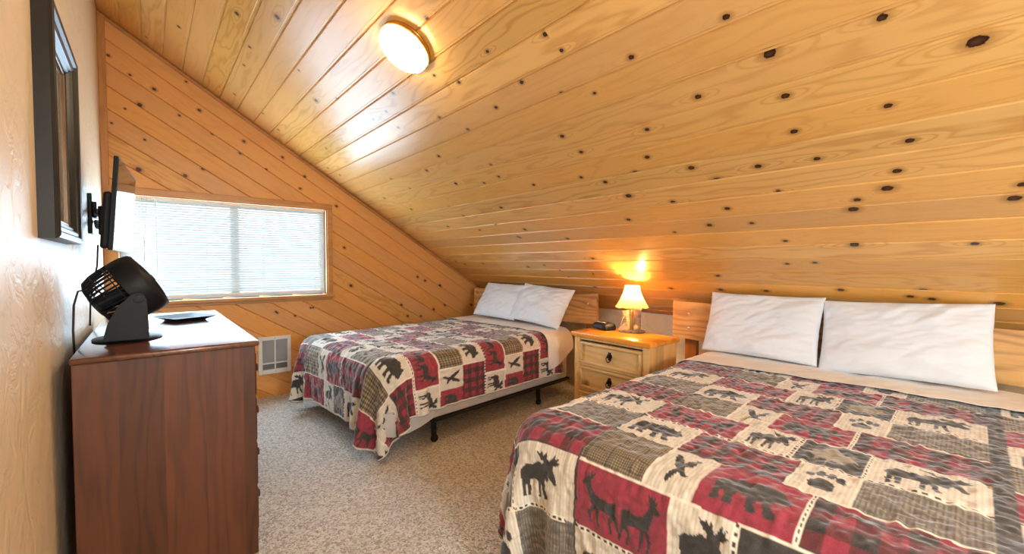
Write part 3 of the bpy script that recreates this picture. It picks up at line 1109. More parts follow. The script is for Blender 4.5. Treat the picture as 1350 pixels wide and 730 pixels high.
def drape(Ug, Vg, L, hw, top, zlow, r, th, pin, steps=240, iters=14, ymax=None, seed=1):
    """Ug, Vg: 2-D arrays with the flat cloth; box local x 0..L, y -hw..hw, z zlow..top; returns points"""
    rng = np.random.default_rng(seed)
    P = np.stack([Ug, Vg, np.full_like(Ug, top + th + 0.002)], -1)
    out = np.maximum(np.maximum(-Ug, Ug - L), np.abs(Vg) - hw)
    P[..., 2] += np.where(out > 0, rng.normal(0, 0.003, Ug.shape), 0)
    Q = P.copy()
    X0 = P.copy()
    n, m = Ug.shape
    c = np.array([L / 2, 0, (top + zlow) / 2])
    hfull = np.array([L / 2, hw, (top - zlow) / 2])
    hs = hfull - r
    RP = 0.17
    inv = np.where(pin, 0.0, 1.0)
    lu = np.hypot(np.diff(Ug, axis=0), np.diff(Vg, axis=0))
    lv = np.hypot(np.diff(Ug, axis=1), np.diff(Vg, axis=1))

    def rest(a, b):
        return np.hypot(Ug[b] - Ug[a], Vg[b] - Vg[a])
    S_ = slice
    cons = []

    def addc(a, b, k):
        cons.append((a, b, rest(a, b), k, inv[a], inv[b]))
    for o in (0, 1):
        e = (n - 1 - o) // 2 * 2 + o
        addc((S_(o, n - 1, 2), S_(None)), (S_(o + 1, n, 2), S_(None)), 1.0)
        addc((S_(None), S_(o, m - 1, 2)), (S_(None), S_(o + 1, m, 2)), 1.0)
    for o in (0, 1):
        addc((S_(o, n - 1, 2), S_(0, m - 1)), (S_(o + 1, n, 2), S_(1, m)), 0.35)
        addc((S_(o, n - 1, 2), S_(1, m)), (S_(o + 1, n, 2), S_(0, m - 1)), 0.35)
    for o in range(4):
        addc((S_(o, n - 2, 4), S_(None)), (S_(o + 2, n, 4), S_(None)), 0.22)
        addc((S_(None), S_(o, m - 2, 4)), (S_(None), S_(o + 2, m, 4)), 0.22)
    cons2 = []
    for a, b, l, k, wa, wb in cons:
        # even out ragged strides
        sa, sb = P[a].shape, P[b].shape
        if sa != sb:
            q0, q1 = min(sa[0], sb[0]), min(sa[1], sb[1])
            raise RuntimeError('stride')
        cons2.append((a, b, l[..., None], k, wa[..., None], wb[..., None], np.maximum(wa + wb, 1e-9)[..., None]))
    mob = inv[..., None]
    for st in range(steps):
        vel = (P - Q) * 0.965
        Q = P.copy()
        P = P + (vel + np.array([0, 0, -0.0016])) * mob
        for it in range(iters):
            for a, b, l, k, wa, wb, ws in cons2:
                A, B = P[a], P[b]
                d = B - A
                ln = np.sqrt((d * d).sum(-1, keepdims=True)) + 1e-9
                corr = d * (k * (ln - l) / (ln * ws))
                P[a] = A + corr * wa
                P[b] = B - corr * wb
            if it % 3 == 2 or it == iters - 1:
                pc = P - c
                qa = np.abs(pc[..., :2]) - (hfull[:2] - RP)
                qm = np.maximum(qa, 0)
                l2 = np.sqrt((qm * qm).sum(-1))
                d2 = l2 + np.minimum(qa.max(-1), 0) - RP
                s2 = np.where(pc[..., :2] >= 0, 1.0, -1.0)
                ax2 = np.eye(2)[qa.argmax(-1)]
                g2d = np.where((l2 > 1e-9)[..., None], qm / np.maximum(l2, 1e-9)[..., None], ax2) * s2
                q = np.stack([d2 + r, np.abs(pc[..., 2]) - hs[2]], -1)
                q2 = np.maximum(q, 0)
                lnq = np.sqrt((q2 * q2).sum(-1))
                dist = lnq + np.minimum(q.max(-1), 0) - r
                w2 = np.where((lnq > 1e-9)[..., None], q2 / np.maximum(lnq, 1e-9)[..., None], np.eye(2)[q.argmax(-1)])
                grad = np.concatenate([g2d * w2[..., :1], w2[..., 1:] * np.where(pc[..., 2:] >= 0, 1.0, -1.0)], -1)
                pen = np.maximum(th - dist, 0)
                P += grad * pen[..., None] * mob
                hit = pen > 0
                Q = np.where(hit[..., None], Q + (P - Q) * 0.5, Q)
                P[..., 2] = np.maximum(P[..., 2], 0.02)
                if ymax is not None:
                    P[..., 1] = np.minimum(P[..., 1], ymax)
    return P


def catmull(A, f, axis):
    """upsample grid A by integer factor f along axis"""
    A = np.moveaxis(A, axis, 0)
    n = A.shape[0]
    pad = np.concatenate([2 * A[:1] - A[1:2], A, 2 * A[-1:] - A[-2:-1]])
    res = []
    for k in range(f):
        s = k / f
        p0, p1, p2, p3 = pad[0:n - 1], pad[1:n], pad[2:n + 1], pad[3:n + 2]
        res.append(0.5 * (2 * p1 + (p2 - p0) * s + (2 * p0 - 5 * p1 + 4 * p2 - p3) * s * s + (3 * p1 - p0 - 3 * p2 + p3) * s ** 3))
    out = np.stack(res, 1).reshape((n - 1) * f, *A.shape[1:])
    out = np.concatenate([out, A[-1:]])
    return np.moveaxis(out, 0, axis)


def grid_normals(P):
    du = np.gradient(P, axis=0)
    dv = np.gradient(P, axis=1)
    n = np.cross(du, dv)
    n /= np.linalg.norm(n, axis=-1, keepdims=True) + 1e-12
    return n


def grid_mesh(name, P, mat, color=None, parent=None):
    n, m, _ = P.shape
    me = bpy.data.meshes.new(name)
    idx = np.arange(n * m).reshape(n, m)
    f = np.stack([idx[:-1, :-1], idx[1:, :-1], idx[1:, 1:], idx[:-1, 1:]], -1).reshape(-1, 4)
    me.vertices.add(n * m)
    me.vertices.foreach_set('co', P.reshape(-1).astype(np.float32))
    me.loops.add(f.size)
    me.loops.foreach_set('vertex_index', f.reshape(-1).astype(np.int32))
    me.polygons.add(len(f))
    me.polygons.foreach_set('loop_start', (np.arange(len(f)) * 4).astype(np.int32))
    me.polygons.foreach_set('loop_total', np.full(len(f), 4, np.int32))
    me.polygons.foreach_set('use_smooth', np.ones(len(f), bool))
    me.update(calc_edges=True)
    me.validate()
    if color is not None:
        at = me.color_attributes.new('print', 'FLOAT_COLOR', 'POINT')
        rgba = np.concatenate([color.reshape(-1, 3), np.ones((n * m, 1))], 1)
        at.data.foreach_set('color', rgba.reshape(-1).astype(np.float32))
    me.materials.append(mat)
    o = bpy.data.objects.new(name, me)
    COL.objects.link(o)
    if parent is not None:
        o.parent = parent
    return o


# ------------------------------------------------------------------ printed patchwork
def inpoly(x, y, poly):
    r = np.zeros(x.shape, bool)
    n = len(poly)
    for i in range(n):
        x1, y1 = poly[i]
        x2, y2 = poly[(i + 1) % n]
        if y1 == y2:
            continue
        cnd = ((y1 > y) != (y2 > y)) & (x < (x2 - x1) * (y - y1) / (y2 - y1) + x1)
        r ^= cnd
    return r


BEAR = [(.02, .50), (.04, .66), (.14, .78), (.30, .80), (.44, .86), (.56, .90), (.68, .84), (.75, .80), (.78, .88), (.83, .88), (.86, .78), (.93, .66), (.99, .54), (.98, .46), (.88, .44), (.80, .42), (.76, .36),
        (.80, .20), (.88, .10), (.86, .04), (.74, .04), (.70, .16), (.66, .32), (.60, .34), (.58, .18), (.64, .08), (.62, .03), (.50, .03), (.49, .16), (.46, .34), (.34, .32), (.30, .20), (.34, .08), (.32, .03), (.20, .03),
        (.20, .16), (.17, .28), (.12, .24), (.15, .08), (.13, .03), (.02, .03), (.03, .20), (.02, .36)]
MOOSE = [(.03, .46), (.05, .60), (.16, .68), (.34, .70), (.48, .78), (.58, .74), (.62, .80), (.52, .84), (.40, .98), (.50, .94), (.56, .99), (.60, .91), (.66, .99), (.70, .88), (.74, .84), (.80, .90), (.86, .99), (.88, .90),
         (.96, .96), (.94, .86), (1.0, .86), (.92, .78), (.84, .76), (.86, .66), (.93, .50), (.95, .42), (.89, .38), (.82, .46), (.77, .52), (.74, .42), (.70, .40), (.66, .44), (.62, .36), (.64, .20), (.68, .02), (.62, .02), (.57, .20), (.54, .36),
         (.50, .20), (.50, .02), (.44, .02), (.45, .22), (.44, .40), (.30, .38), (.24, .36), (.25, .18), (.24, .02), (.18, .02), (.18, .18), (.15, .32), (.12, .16), (.14, .02), (.07, .02), (.06, .20), (.07, .34)]
DEER = [(.04, .50), (.08, .58), (.22, .60), (.42, .58), (.56, .62), (.66, .74), (.70, .84), (.64, .92), (.62, 1.0), (.68, .93), (.72, 1.0), (.74, .90), (.80, .99), (.80, .88), (.88, .96), (.84, .84), (.94, .76), (.92, .71), (.82, .72),
        (.76, .60), (.70, .44), (.66, .38), (.76, .26), (.70, .06), (.66, .06), (.69, .24), (.58, .34), (.56, .18), (.50, .02), (.46, .03), (.50, .20), (.48, .36), (.30, .36), (.22, .36), (.26, .20), (.22, .02), (.17, .02), (.19, .20),
        (.14, .30), (.06, .16), (.02, .02), (-.02, .04), (.02, .20), (.06, .36)]
ELKRUN = [(.0, .52), (.08, .60), (.25, .62), (.45, .58), (.62, .60), (.72, .66), (.80, .70), (.74, .80), (.60, .84), (.46, .90), (.62, .90), (.78, .84), (.84, .74), (.92, .70), (1.0, .58), (.97, .53), (.86, .58), (.78, .52), (.70, .42), (.74, .26), (.66, .10), (.62, .12),
          (.66, .28), (.60, .36), (.52, .22), (.56, .06), (.51, .05), (.47, .22), (.50, .38), (.30, .40), (.20, .38), (.12, .24), (.20, .06), (.15, .04), (.06, .24), (.09, .40), (.02, .34), (-.04, .14), (-.08, .16), (-.03, .38)]
BIRD = [(.30, .08), (.36, .22), (.44, .40), (.30, .52), (.18, .72), (.10, .96), (.24, .92), (.40, .76), (.50, .60), (.54, .74), (.66, .92), (.80, .98), (.78, .82), (.70, .62), (.60, .46), (.68, .34), (.82, .26), (.70, .22), (.56, .30), (.46, .16), (.40, .02)]
LEAF = [(.5, .02), (.52, .28), (.76, .20), (.72, .34), (.98, .44), (.84, .54), (.88, .72), (.72, .68), (.64, .78), (.50, .98), (.38, .78), (.30, .68), (.12, .72), (.17, .54), (.02, .44), (.28, .34), (.24, .20), (.48, .28), (.46, .02)]

CREAM, RED, CHAR, INK = np.array([.76, .70, .60]), np.array([.29, .018, .048]), np.array([.035, .034, .036]), np.array([.022, .021, .023])
TAN, WINE = np.array([.36, .28, .17]), np.array([.115, .012, .022])
UT3 = 0.2058
UT = 3 * UT3
VT = 0.955


def quilt_print(u, v):
    """u towards the head, v towards the right seen from the foot; both metres; returns rgb"""
    ku = np.floor(u / UT)
    kv = np.floor(v / VT)
    uu = u - ku * UT
    vv = v - kv * VT
    col = np.zeros(u.shape + (3,))
    mott = vnoise(u * 60, v * 60, 3) * 0.5 + vnoise(u * 160, v * 160, 4) * 0.5
    stripe = (0.90 + 0.12 * np.sin(v * 2 * PI / 0.012))[..., None]

    def rect(u0, u1, v0, v1):
        return (uu >= u0) & (uu < u1) & (vv >= v0) & (vv < v1)

    def fill(mask, c_):
        col[mask] = c_

    def cream(mask):
        col[mask] = (CREAM * stripe * (0.9 + 0.2 * mott[..., None]))[mask]

    def red(mask):
        col[mask] = (RED * (0.75 + 0.5 * mott[..., None]))[mask]

    def small_check(mask, base=TAN, p=0.0085):
        a = (np.sin(u * 2 * PI / p) > 0.1).astype(float) + (np.sin(v * 2 * PI / p) > 0.1)
        cc = np.where(a[..., None] > 1.5, base, np.where(a[..., None] > 0.5, base * 0.42, base * 0.12))
        col[mask] = (cc * (0.85 + 0.3 * mott[..., None]))[mask]

    def plaid(mask, p):
        a = (np.sin(u * 2 * PI / p + 0.6) > 0).astype(int) + (np.sin(v * 2 * PI / p + 0.4) > 0)
        cc = np.where((a == 0)[..., None], RED, np.where((a == 1)[..., None], WINE, INK))
        col[mask] = (cc * (0.8 + 0.4 * mott[..., None]))[mask]

    def rough_stripe(mask):
        s_ = 0.5 + 0.5 * np.sin(v * 2 * PI / 0.011 + 3 * vnoise(u * 30, v * 30, 8))
        d_ = vnoise(u * 140, v * 40, 5)
        cc = np.array([.085, .075, .062]) + (s_ * d_)[..., None] * np.array([.30, .26, .20])
        col[mask] = cc[mask]

    def figure(poly, u0, u1, v0, v1, c_, flip=False):
        x = (vv - v0) / (v1 - v0)
        y = (uu - u0) / (u1 - u0)
        if flip:
            x = 1 - x
        m_ = (x > -.12) & (x < 1.12) & (y > -.05) & (y < 1.05)
        k = np.zeros(u.shape, bool)
        k[m_] = inpoly(x[m_], y[m_], poly)
        col[k] = (c_ * (0.7 + 0.6 * mott[..., None]))[k]

    a, b, c3 = UT3, 2 * UT3, UT
    # row 0
    red(rect(0, a, 0, .323))
    figure(DEER, .025, a - .02, .015, .165, INK, True)
    figure(DEER, .02, a - .015, .165, .305, INK)
    cream(rect(0, a, .323, .488))
    figure(MOOSE, .02, a - .015, .345, .475, INK)
    fill(rect(0, a, .488, .672), CHAR)
    figure(LEAF, .02, a - .02, .505, .655, np.array([.30, .26, .20]))
    cream(rect(0, a, .672, .915))
    figure(MOOSE, .03, a - .02, .70, .885, INK)
    # row 1
    small_check(rect(a, b, 0, .226))
    cream(rect(a, b, .226, .37))
    figure(BIRD, a + .025, b - .025, .24, .355, INK)
    red(rect(a, b, .37, .6065))
    figure(BEAR, a + .03, b - .03, .40, .58, CHAR)
    plaid(rect(a, b, .6065, .915), 0.088)
    # row 2
    cream(rect(b, c3, 0, .226))
    figure(BEAR, b + .03, c3 - .03, .02, .20, INK)
    plaid(rect(b, c3, .226, .53), 0.066)
    cream(rect(b, c3, .53, .672))
    for (pu, pv, ru, rv) in ((.075, .60, .034, .030), (.125, .566, .018, .011), (.142, .588, .020, .011), (.142, .613, .020, .011), (.125, .636, .018, .011)):
        fill(((uu - b - pu) / ru) ** 2 + ((vv - pv) / rv) ** 2 < 1, INK)
    rough_stripe(rect(b, c3, .672, .915))
    # dark band between the repeats
    m_ = (vv >= .915) & ((kv >= 0) | (vv > .945))
    rough_stripe((vv >= .915) & ~m_ & (uu >= b))
    plaid((vv >= .915) & ~m_ & (uu >= a) & (uu < b), 0.088)
    cream((vv >= .915) & ~m_ & (uu < a))
    col[m_] = (CHAR * (0.7 + 0.8 * mott[..., None]))[m_]
    # stitched bindings
    CR2 = CREAM * 1.12

    def line_u(u0, v0, v1, w_, c_, dash=None):
        d = np.abs(uu - u0)
        d = np.minimum(d, UT - d)
        k = (d < w_) & (vv >= v0) & (vv < v1)
        col[k] = c_
        if dash:
            k2 = k & (d < w_ * 0.42) & (np.mod(v, dash) < dash * 0.55)
            col[k2] = INK

    def line_v(v0, u0, u1, w_, c_, dash=None):
        k = (np.abs(vv - v0) < w_) & (uu >= u0) & (uu < u1)
        col[k] = c_
        if dash:
            k2 = k & (np.abs(vv - v0) < w_ * 0.42) & (np.mod(u, dash) < dash * 0.55)
            col[k2] = INK
    line_u(0, 0, .915, .0085, CR2, 0.022)
    line_u(a, 0, .40, .004, CR2)
    line_u(a, .488, .672, .004, CR2)
    line_u(b, .226, .40, .003, CR2 * .7)
    line_u(b, 0.0, .226, .003, INK)
    line_u(b, .53, .915, .004, CR2)
    line_v(.323, 0, a, .006, CR2)
    line_v(.488, 0, a, .007, CR2, 0.02)
    line_v(.672, 0, a, .006, CR2, 0.02)
    line_v(.226, a, UT, .004, CR2)
    line_v(.6065, a, b, .006, CR2, 0.02)
    line_v(.53, b, UT, .004, CR2)
    line_v(.672, b, UT, .004, CR2)
    return col


def make_quilt(name, u0, u1fn, w0, w1, bed, L, hw, top, u_off, v_off, fac, seed, ymax=None, zlow=0.2):
    """flat cloth from u0 (below the foot) to u1fn(w) near the head, w from w0 to w1 across"""
    nu, nw = 89, 93
    s = np.linspace(0, 1, nu)[:, None]
    w = np.linspace(w0, w1, nw)[None, :] * np.ones((nu, 1))
    uh = u1fn(w[0])[None, :]
    u = u0 + (uh - u0) * s
    pin = (u > 0.15) & (np.abs(w) < hw - 0.15)
    ca_ = np.clip(-u / -u0, 0, 1)
    cb_ = np.clip((np.abs(w) - hw) / np.where(w < 0, -w0 - hw, w1 - hw), 0, 1)
    cut = 1 - 0.24 * ca_ * cb_
    u, w = np.where(u < 0, u * cut, u), np.where(np.abs(w) > hw, np.sign(w) * (hw + (np.abs(w) - hw) * cut), w)
    P = drape(u, w, L, hw, top, zlow, 0.10, 0.014, pin, 230, 12, ymax, seed)
    P = catmull(catmull(P, fac, 0), fac, 1)
    U = catmull(catmull(u[..., None], fac, 0), fac, 1)[..., 0]
    V = catmull(catmull(w[..., None], fac, 0), fac, 1)[..., 0]
    N = grid_normals(P)
    sign = np.sign(N[N.shape[0] * 2 // 3, N.shape[1] // 2, 2])
    N *= sign
    # quilting puckers
    b1 = vnoise(U * 26, V * 55, seed + 1) - 0.5
    b2 = vnoise(U * 70, V * 60, seed + 2) - 0.5
    b3 = vnoise(U * 9, V * 9, seed + 3) - 0.5
    st = np.abs(np.sin(PI * (U * 1.0 + 0.02 * vnoise(U * 12, V * 12, seed + 5)) / 0.035))
    amp = 0.0085 * b1 + 0.005 * b2 + 0.008 * b3 + 0.0018 * np.sqrt(st)
    P = P + N * amp[..., None]
    colr = quilt_print(U - u_off, v_off - V)
    nU, nV = U.shape
    ii = np.minimum(np.arange(nU)[:, None] * (1.6 - u0) / nU, 9.0) * np.ones((1, nV))
    jj = np.minimum(np.arange(nV), nV - 1 - np.arange(nV))[None, :] * (w1 - w0) / nV * np.ones((nU, 1))
    edge = np.minimum(ii, jj)
    colr[edge < 0.012] = CREAM * 0.95
    colr[(edge < 0.005)] = CHAR
    o = grid_mesh(name, P, M['quilt'], colr)
    o.matrix_world = bed
    sm_ = o.modifiers.new('wadding', 'SOLIDIFY')
    sm_.thickness = 0.006
    sm_.offset = -1 * sign
    return o


def make_sheet(name, u0fn, u1, w0, w1, bed, L, hw, top, th, seed, ymax=None, notch=0.0):
    nu, nw = 33, 93
    s = np.linspace(0, 1, nu)[:, None]
    w = np.linspace(w0, w1, nw)[None, :] * np.ones((nu, 1))
    w = np.where(w < -hw, -hw + (w + hw) * (1 - notch * s * s), w)
    u = u0fn(w[0])[None, :] + (u1 - u0fn(w[0])[None, :]) * s
    pin = (np.abs(w) < hw - 0.14)
    P = drape(u, w, L + 0.4, hw, top, 0.2, 0.095, th, pin, 200, 10, ymax, seed)
    P = catmull(catmull(P, 4, 0), 4, 1)
    U = catmull(catmull(u[..., None], 4, 0), 4, 1)[..., 0]
    V = catmull(catmull(w[..., None], 4, 0), 4, 1)[..., 0]
    N = grid_normals(P)
    sign = np.sign(N[N.shape[0] // 2, N.shape[1] // 2, 2])
    N *= sign
    amp = 0.010 * (vnoise(U * 6 + V * 3, V * 11, seed) - 0.5) + 0.004 * (vnoise(U * 22, V * 22 + U * 9, seed + 1) - 0.5)
    P = P + N * amp[..., None]
    o = grid_mesh(name, P, M['sheet'])
    o.matrix_world = bed
    sm_ = o.modifiers.new('cloth', 'SOLIDIFY')
    sm_.thickness = 0.0025
    sm_.offset = -1 * sign
    return o


# ------------------------------------------------------------------ beds
TOP = 0.598


def make_bed(label, foot, ang, L, hw, head, cat='bed', leg_in=0.30):
    """foot = middle of the mattress foot on the floor; local x runs to the head"""
    root = thing('bed', label, cat, (foot[0], foot[1], 0), ang, 'beds against the knee wall')
    def slab_loop(bm, inset, z, RP=0.17):
        q = RP - inset
        pts = []
        for (cx, cy, a0) in ((RP, -hw + RP, PI), (L - RP, -hw + RP, 1.5 * PI), (L - RP, hw - RP, 0), (RP, hw - RP, PI / 2)):
            for k in range(9):
                a = a0 + PI / 2 * k / 8
                pts.append((cx + q * math.cos(a), cy + q * math.sin(a), z))
        return pts
    bm = bm_new()
    prof_ = [(0.03, 0.385), (0.008, 0.392), (0.0, 0.41), (0.0, TOP - 0.105)] + [(0.10 * (1 - math.cos(a)), TOP - 0.105 + 0.10 * math.sin(a)) for a in [PI / 2 * k / 8 for k in range(1, 9)]]
    loops = [[bm.verts.new(p) for p in slab_loop(bm, i_, z_)] for i_, z_ in prof_]
    for a_, b_ in zip(loops, loops[1:]):
        for i in range(36):
            j = (i + 1) % 36
            bm.faces.new((a_[i], a_[j], b_[j], b_[i]))
    bm.faces.new(list(reversed(loops[0])))
    bm.faces.new(loops[-1])
    for z in (0.478, 0.498):
        pts = slab_loop(bm, 0.0, z)
        pts.append(pts[0])
        add_tube(bm, pts, 0.007, 6, None, False)
    obj('mattress', bm, M['mattress'], root, 50)
    bm = bm_new()
    add_box(bm, 0.012, L - 0.01, -hw + 0.012, hw - 0.012, 0.172, 0.385, 0.022, 3)
    obj('box_spring', bm, M['boxspring'], root, 50)
    bm = bm_new()
    for s_ in (-1, 1):
        add_box(bm, leg_in - 0.03, L + 0.02, s_ * (hw - 0.03) - 0.02, s_ * (hw - 0.03) + 0.02, 0.146, 0.170, 0.003, 1)
    for x in (leg_in, L - 0.38):
        add_box(bm, x - 0.02, x + 0.02, -hw + 0.05, hw - 0.05, 0.140, 0.169, 0.003, 1)
    obj('steel_frame', bm, M['black_metal'], root)
    for s_ in (-1, 1):
        bm = bm_new()
        add_prism(bm, [(0.02, 0.30), (0.0, 0.22), (0.02, 0.165), (0.09, 0.140), (0.20, 0.138), (0.29, 0.155), (leg_in - 0.04, 0.185), (leg_in, 0.30)], -0.004, 0.004, Matrix.Translation((0, s_ * (hw - 0.004), 0)) @ Matrix.Rotation(PI / 2, 4, 'X'))
        obj('dust_cover', bm, M['boxspring'], root)
    for x in (leg_in, L - 0.38):
        for s_ in (-1, 1):
            bm = bm_new()
            y = s_ * (hw - 0.045)
            add_box(bm, x - 0.014, x + 0.014, y - 0.014, y + 0.014, 0.055, 0.17, 0.003, 1)
            add_lathe(bm, [(0.0, 0.05), (0.018, 0.05), (0.02, 0.058), (0.0, 0.062)], 14, Matrix.Translation((x, y, 0)))
            lg = obj('leg', bm, M['black_metal'], root)
            bm = bm_new()
            add_lathe(bm, [(0.0, -0.013), (0.020, -0.013), (0.026, -0.008), (0.026, 0.008), (0.020, 0.013), (0.0, 0.013)], 20, Matrix.Translation((x + 0.004, y, 0.0262)) @ Matrix.Rotation(PI / 2, 4, 'X'))
            add_box(bm, x - 0.004, x + 0.012, y - 0.018, y + 0.018, 0.03, 0.056, 0.002, 1)
            obj('caster', bm, M['black_plastic'], lg, 40)
    # slab headboard with a live edge
    hx, y0, y1, z0a, z0b, z1a, z1b = head
    n = 48
    bm = bm_new()
    rows_ = []
    rr = random.Random(int(y0 * 100) + 31)
    ph = [rr.uniform(0, 6.28) for _ in range(6)]
    for i in range(n + 1):
        s = i / n
        y = y0 + (y1 - y0) * s
        zt = z1a + (z1b - z1a) * s + 0.005 * math.sin(7 * s + ph[0]) + 0.003 * math.sin(19 * s + ph[1])
        zb = z0a + (z0b - z0a) * s + 0.006 * math.sin(6 * s + ph[2]) + 0.004 * math.sin(17 * s + ph[3])
        ring = []
        for (fx, fz) in ((0.0, 0.08), (0.0, 0.92), (0.006, 1.0), (0.029, 1.0), (0.035, 0.92), (0.035, 0.08), (0.029, 0.0), (0.006, 0.0)):
            ring.append(bm.verts.new((hx + fx + 0.003 * math.sin(5 * s + 9 * fz), y, zb + (zt - zb) * fz)))
        rows_.append(ring)
    for ra, rb in zip(rows_, rows_[1:]):
        for k in range(8):
            j = (k + 1) % 8
            bm.faces.new((ra[k], ra[j], rb[j], rb[k]))
    bm.faces.new(rows_[0])
    bm.faces.new(list(reversed(rows_[-1])))
    hb = obj('headboard', bm, M['log'], root, 50)
    for s in (0.055, 0.945):
        y = y0 + (y1 - y0) * s
        bm = bm_new()
        add_box(bm, hx + 0.036, hx + 0.08, y - 0.045, y + 0.045, 0.0, z1a * 0.5 + z1b * 0.5 - 0.09, 0.006, 2)
        obj('headboard_post', bm, M['post'], root)
        for fz in (0.28, 0.66):
            zz = (z0a + (z0b - z0a) * s) * (1 - fz) + (z1a + (z1b - z1a) * s) * fz
            bm = bm_new()
            add_lathe(bm, [(0.0, 0.0), (0.011, 0.0), (0.010, 0.004), (0.006, 0.007), (0.0, 0.008)], 16, Matrix.Translation((hx + 0.002, y, zz)) @ Matrix.Rotation(-PI / 2, 4, 'Y'))
            obj('bolt', bm, M['steel'], hb, 40)
    return root


# far bed
FA = math.radians(5.0)
FFOOT = (1.228, -1.205)
FL, FHW = 1.88, 0.71
make_bed('far bed under the slope next to the window wall with wildlife patchwork quilt', FFOOT, FA, FL, FHW, (FL + 0.15, 0.80, -0.90, 0.655, 0.665, 0.925, 0.935), leg_in=0.42)
FM = Matrix.Translation((FFOOT[0], FFOOT[1], 0)) @ Matrix.Rotation(FA, 4, 'Z')
q1 = make_quilt('quilt', -0.40, lambda w: 1.80 + 0.0 * w, -(FHW + 0.315), FHW + 0.26, FM, FL, FHW, TOP, 0.834 - UT, -0.545, 4, 21)
tag(q1, 'wildlife patchwork quilt in red, black and cream over the far bed by the window wall', 'quilt', 'wildlife patchwork quilts')
s1 = make_sheet('bed_sheet', lambda w: 1.545 + 0.0 * w, FL + 0.02, -(FHW + 0.28), FHW + 0.16, FM, FL, FHW, TOP, 0.030, 31, None, 0.5)
tag(s1, 'cream sheet folded over the head of the far bed and hanging beside the nightstand', 'bed sheet', 'cream sheets folded back over the quilts')

# near bed
NA = 0.036
NFOOT = (1.33, -3.80)
NL, NHW = 1.87, 0.745
make_bed('near bed in the right foreground with wildlife patchwork quilt', NFOOT, NA, NL, NHW, (NL + 0.12, 1.04, -1.22, 0.665, 0.625, 0.940, 0.895))
NM = Matrix.Translation((NFOOT[0], NFOOT[1], 0)) @ Matrix.Rotation(NA, 4, 'Z')
q2 = make_quilt('quilt', -0.44, lambda w: 1.60 - 0.02 * w, -(NHW + 0.36), NHW + 0.38, NM, NL, NHW, TOP, 0.422, 0.362, 6, 22)
tag(q2, 'wildlife patchwork quilt in red, black and cream over the near bed in the foreground', 'quilt', 'wildlife patchwork quilts')
s2 = make_sheet('bed_sheet', lambda w: 1.50 - 0.06 * w, NL + 0.02, -(NHW + 0.12), NHW + 0.10, NM, NL, NHW, TOP, 0.030, 32)
tag(s2, 'cream sheet folded over the head of the near bed below its two pillows', 'bed sheet', 'cream sheets folded back over the quilts')


# ------------------------------------------------------------------ pillows
def make_pillow(label, bottom, top, wvec, width, height, thick, seed, group):
    """bottom / top = middle of lower and upper edge; wvec = direction of the long side"""
    n, m = 70, 56
    x = np.linspace(-1, 1, n)[:, None] * np.ones((1, m))
    y = np.ones((n, 1)) * np.linspace(-1, 1, m)[None, :]
    px = x * (1 - 0.032 * (1 - y ** 2))
    py = y * (1 - 0.035 * (1 - x ** 2))
    tx = np.clip(1 - np.abs(x) ** 2.6, 0, 1)
    ty = np.clip(1 - np.abs(y) ** 2.6, 0, 1)
    hgt = (tx * ty) ** 0.52
    wr = (vnoise(x * 3 + y * 1.5 + 9, y * 3 - x + 5, seed) - 0.5) * 0.022 + (vnoise(x * 7 - y * 5 + 20, y * 4 + 7, seed + 1) - 0.5) * 0.012 + (vnoise(x * 5 + y * 9 + 20, y * 12 - x * 8 + 40, seed + 2) - 0.5) * 0.007
    crease = np.minimum(1, hgt * 2.5)
    sag = 1 - 0.14 * y
    zf = thick * 0.5 * hgt * sag + wr * crease
    zb = -thick * 0.5 * hgt * sag + 0.3 * wr * crease
    edge = 0.006 * (vnoise(x * 6, y * 6, seed + 4) - 0.5)
    A = np.stack([(px + edge) * width / 2, (py + edge) * height / 2, zf + 0.0015], -1)
    B = np.stack([(px + edge) * width / 2, (py + edge) * height / 2, zb - 0.0015], -1)
    V = np.concatenate([A.reshape(-1, 3), B.reshape(-1, 3)])
    idx = np.arange(n * m).reshape(n, m)
    F = []
    for i in range(n - 1):
        for j in range(m - 1):
            F.append((idx[i, j], idx[i + 1, j], idx[i + 1, j + 1], idx[i, j + 1]))
            F.append(tuple(n * m + q for q in (idx[i, j], idx[i, j + 1], idx[i + 1, j + 1], idx[i + 1, j])))
    rim = [idx[i, 0] for i in range(n)] + [idx[n - 1, j] for j in range(1, m)] + [idx[i, m - 1] for i in range(n - 2, -1, -1)] + [idx[0, j] for j in range(m - 2, 0, -1)]
    for k in range(len(rim)):
        a_, b_ = rim[k], rim[(k + 1) % len(rim)]
        F.append((b_, a_, a_ + n * m, b_ + n * m))
    me = bpy.data.meshes.new('pillow')
    me.from_pydata(V.tolist(), [], [tuple(int(q) for q in f) for f in F])
    me.update()
    for p in me.polygons:
        p.use_smooth = True
    me.materials.append(M['pillow'])
    o = bpy.data.objects.new('pillow', me)
    COL.objects.link(o)
    b, t_ = Vector(bottom), Vector(top)
    yv = (t_ - b).normalized()
    xv = Vector(wvec)
    xv = (xv - yv * xv.dot(yv)).normalized()
    zv = xv.cross(yv)
    R = Matrix(((xv.x, yv.x, zv.x, 0), (xv.y, yv.y, zv.y, 0), (xv.z, yv.z, zv.z, 0), (0, 0, 0, 1)))
    o.matrix_world = Matrix.Translation((b + t_) / 2) @ R
    tag(o, label, 'pillow', group)
    return o


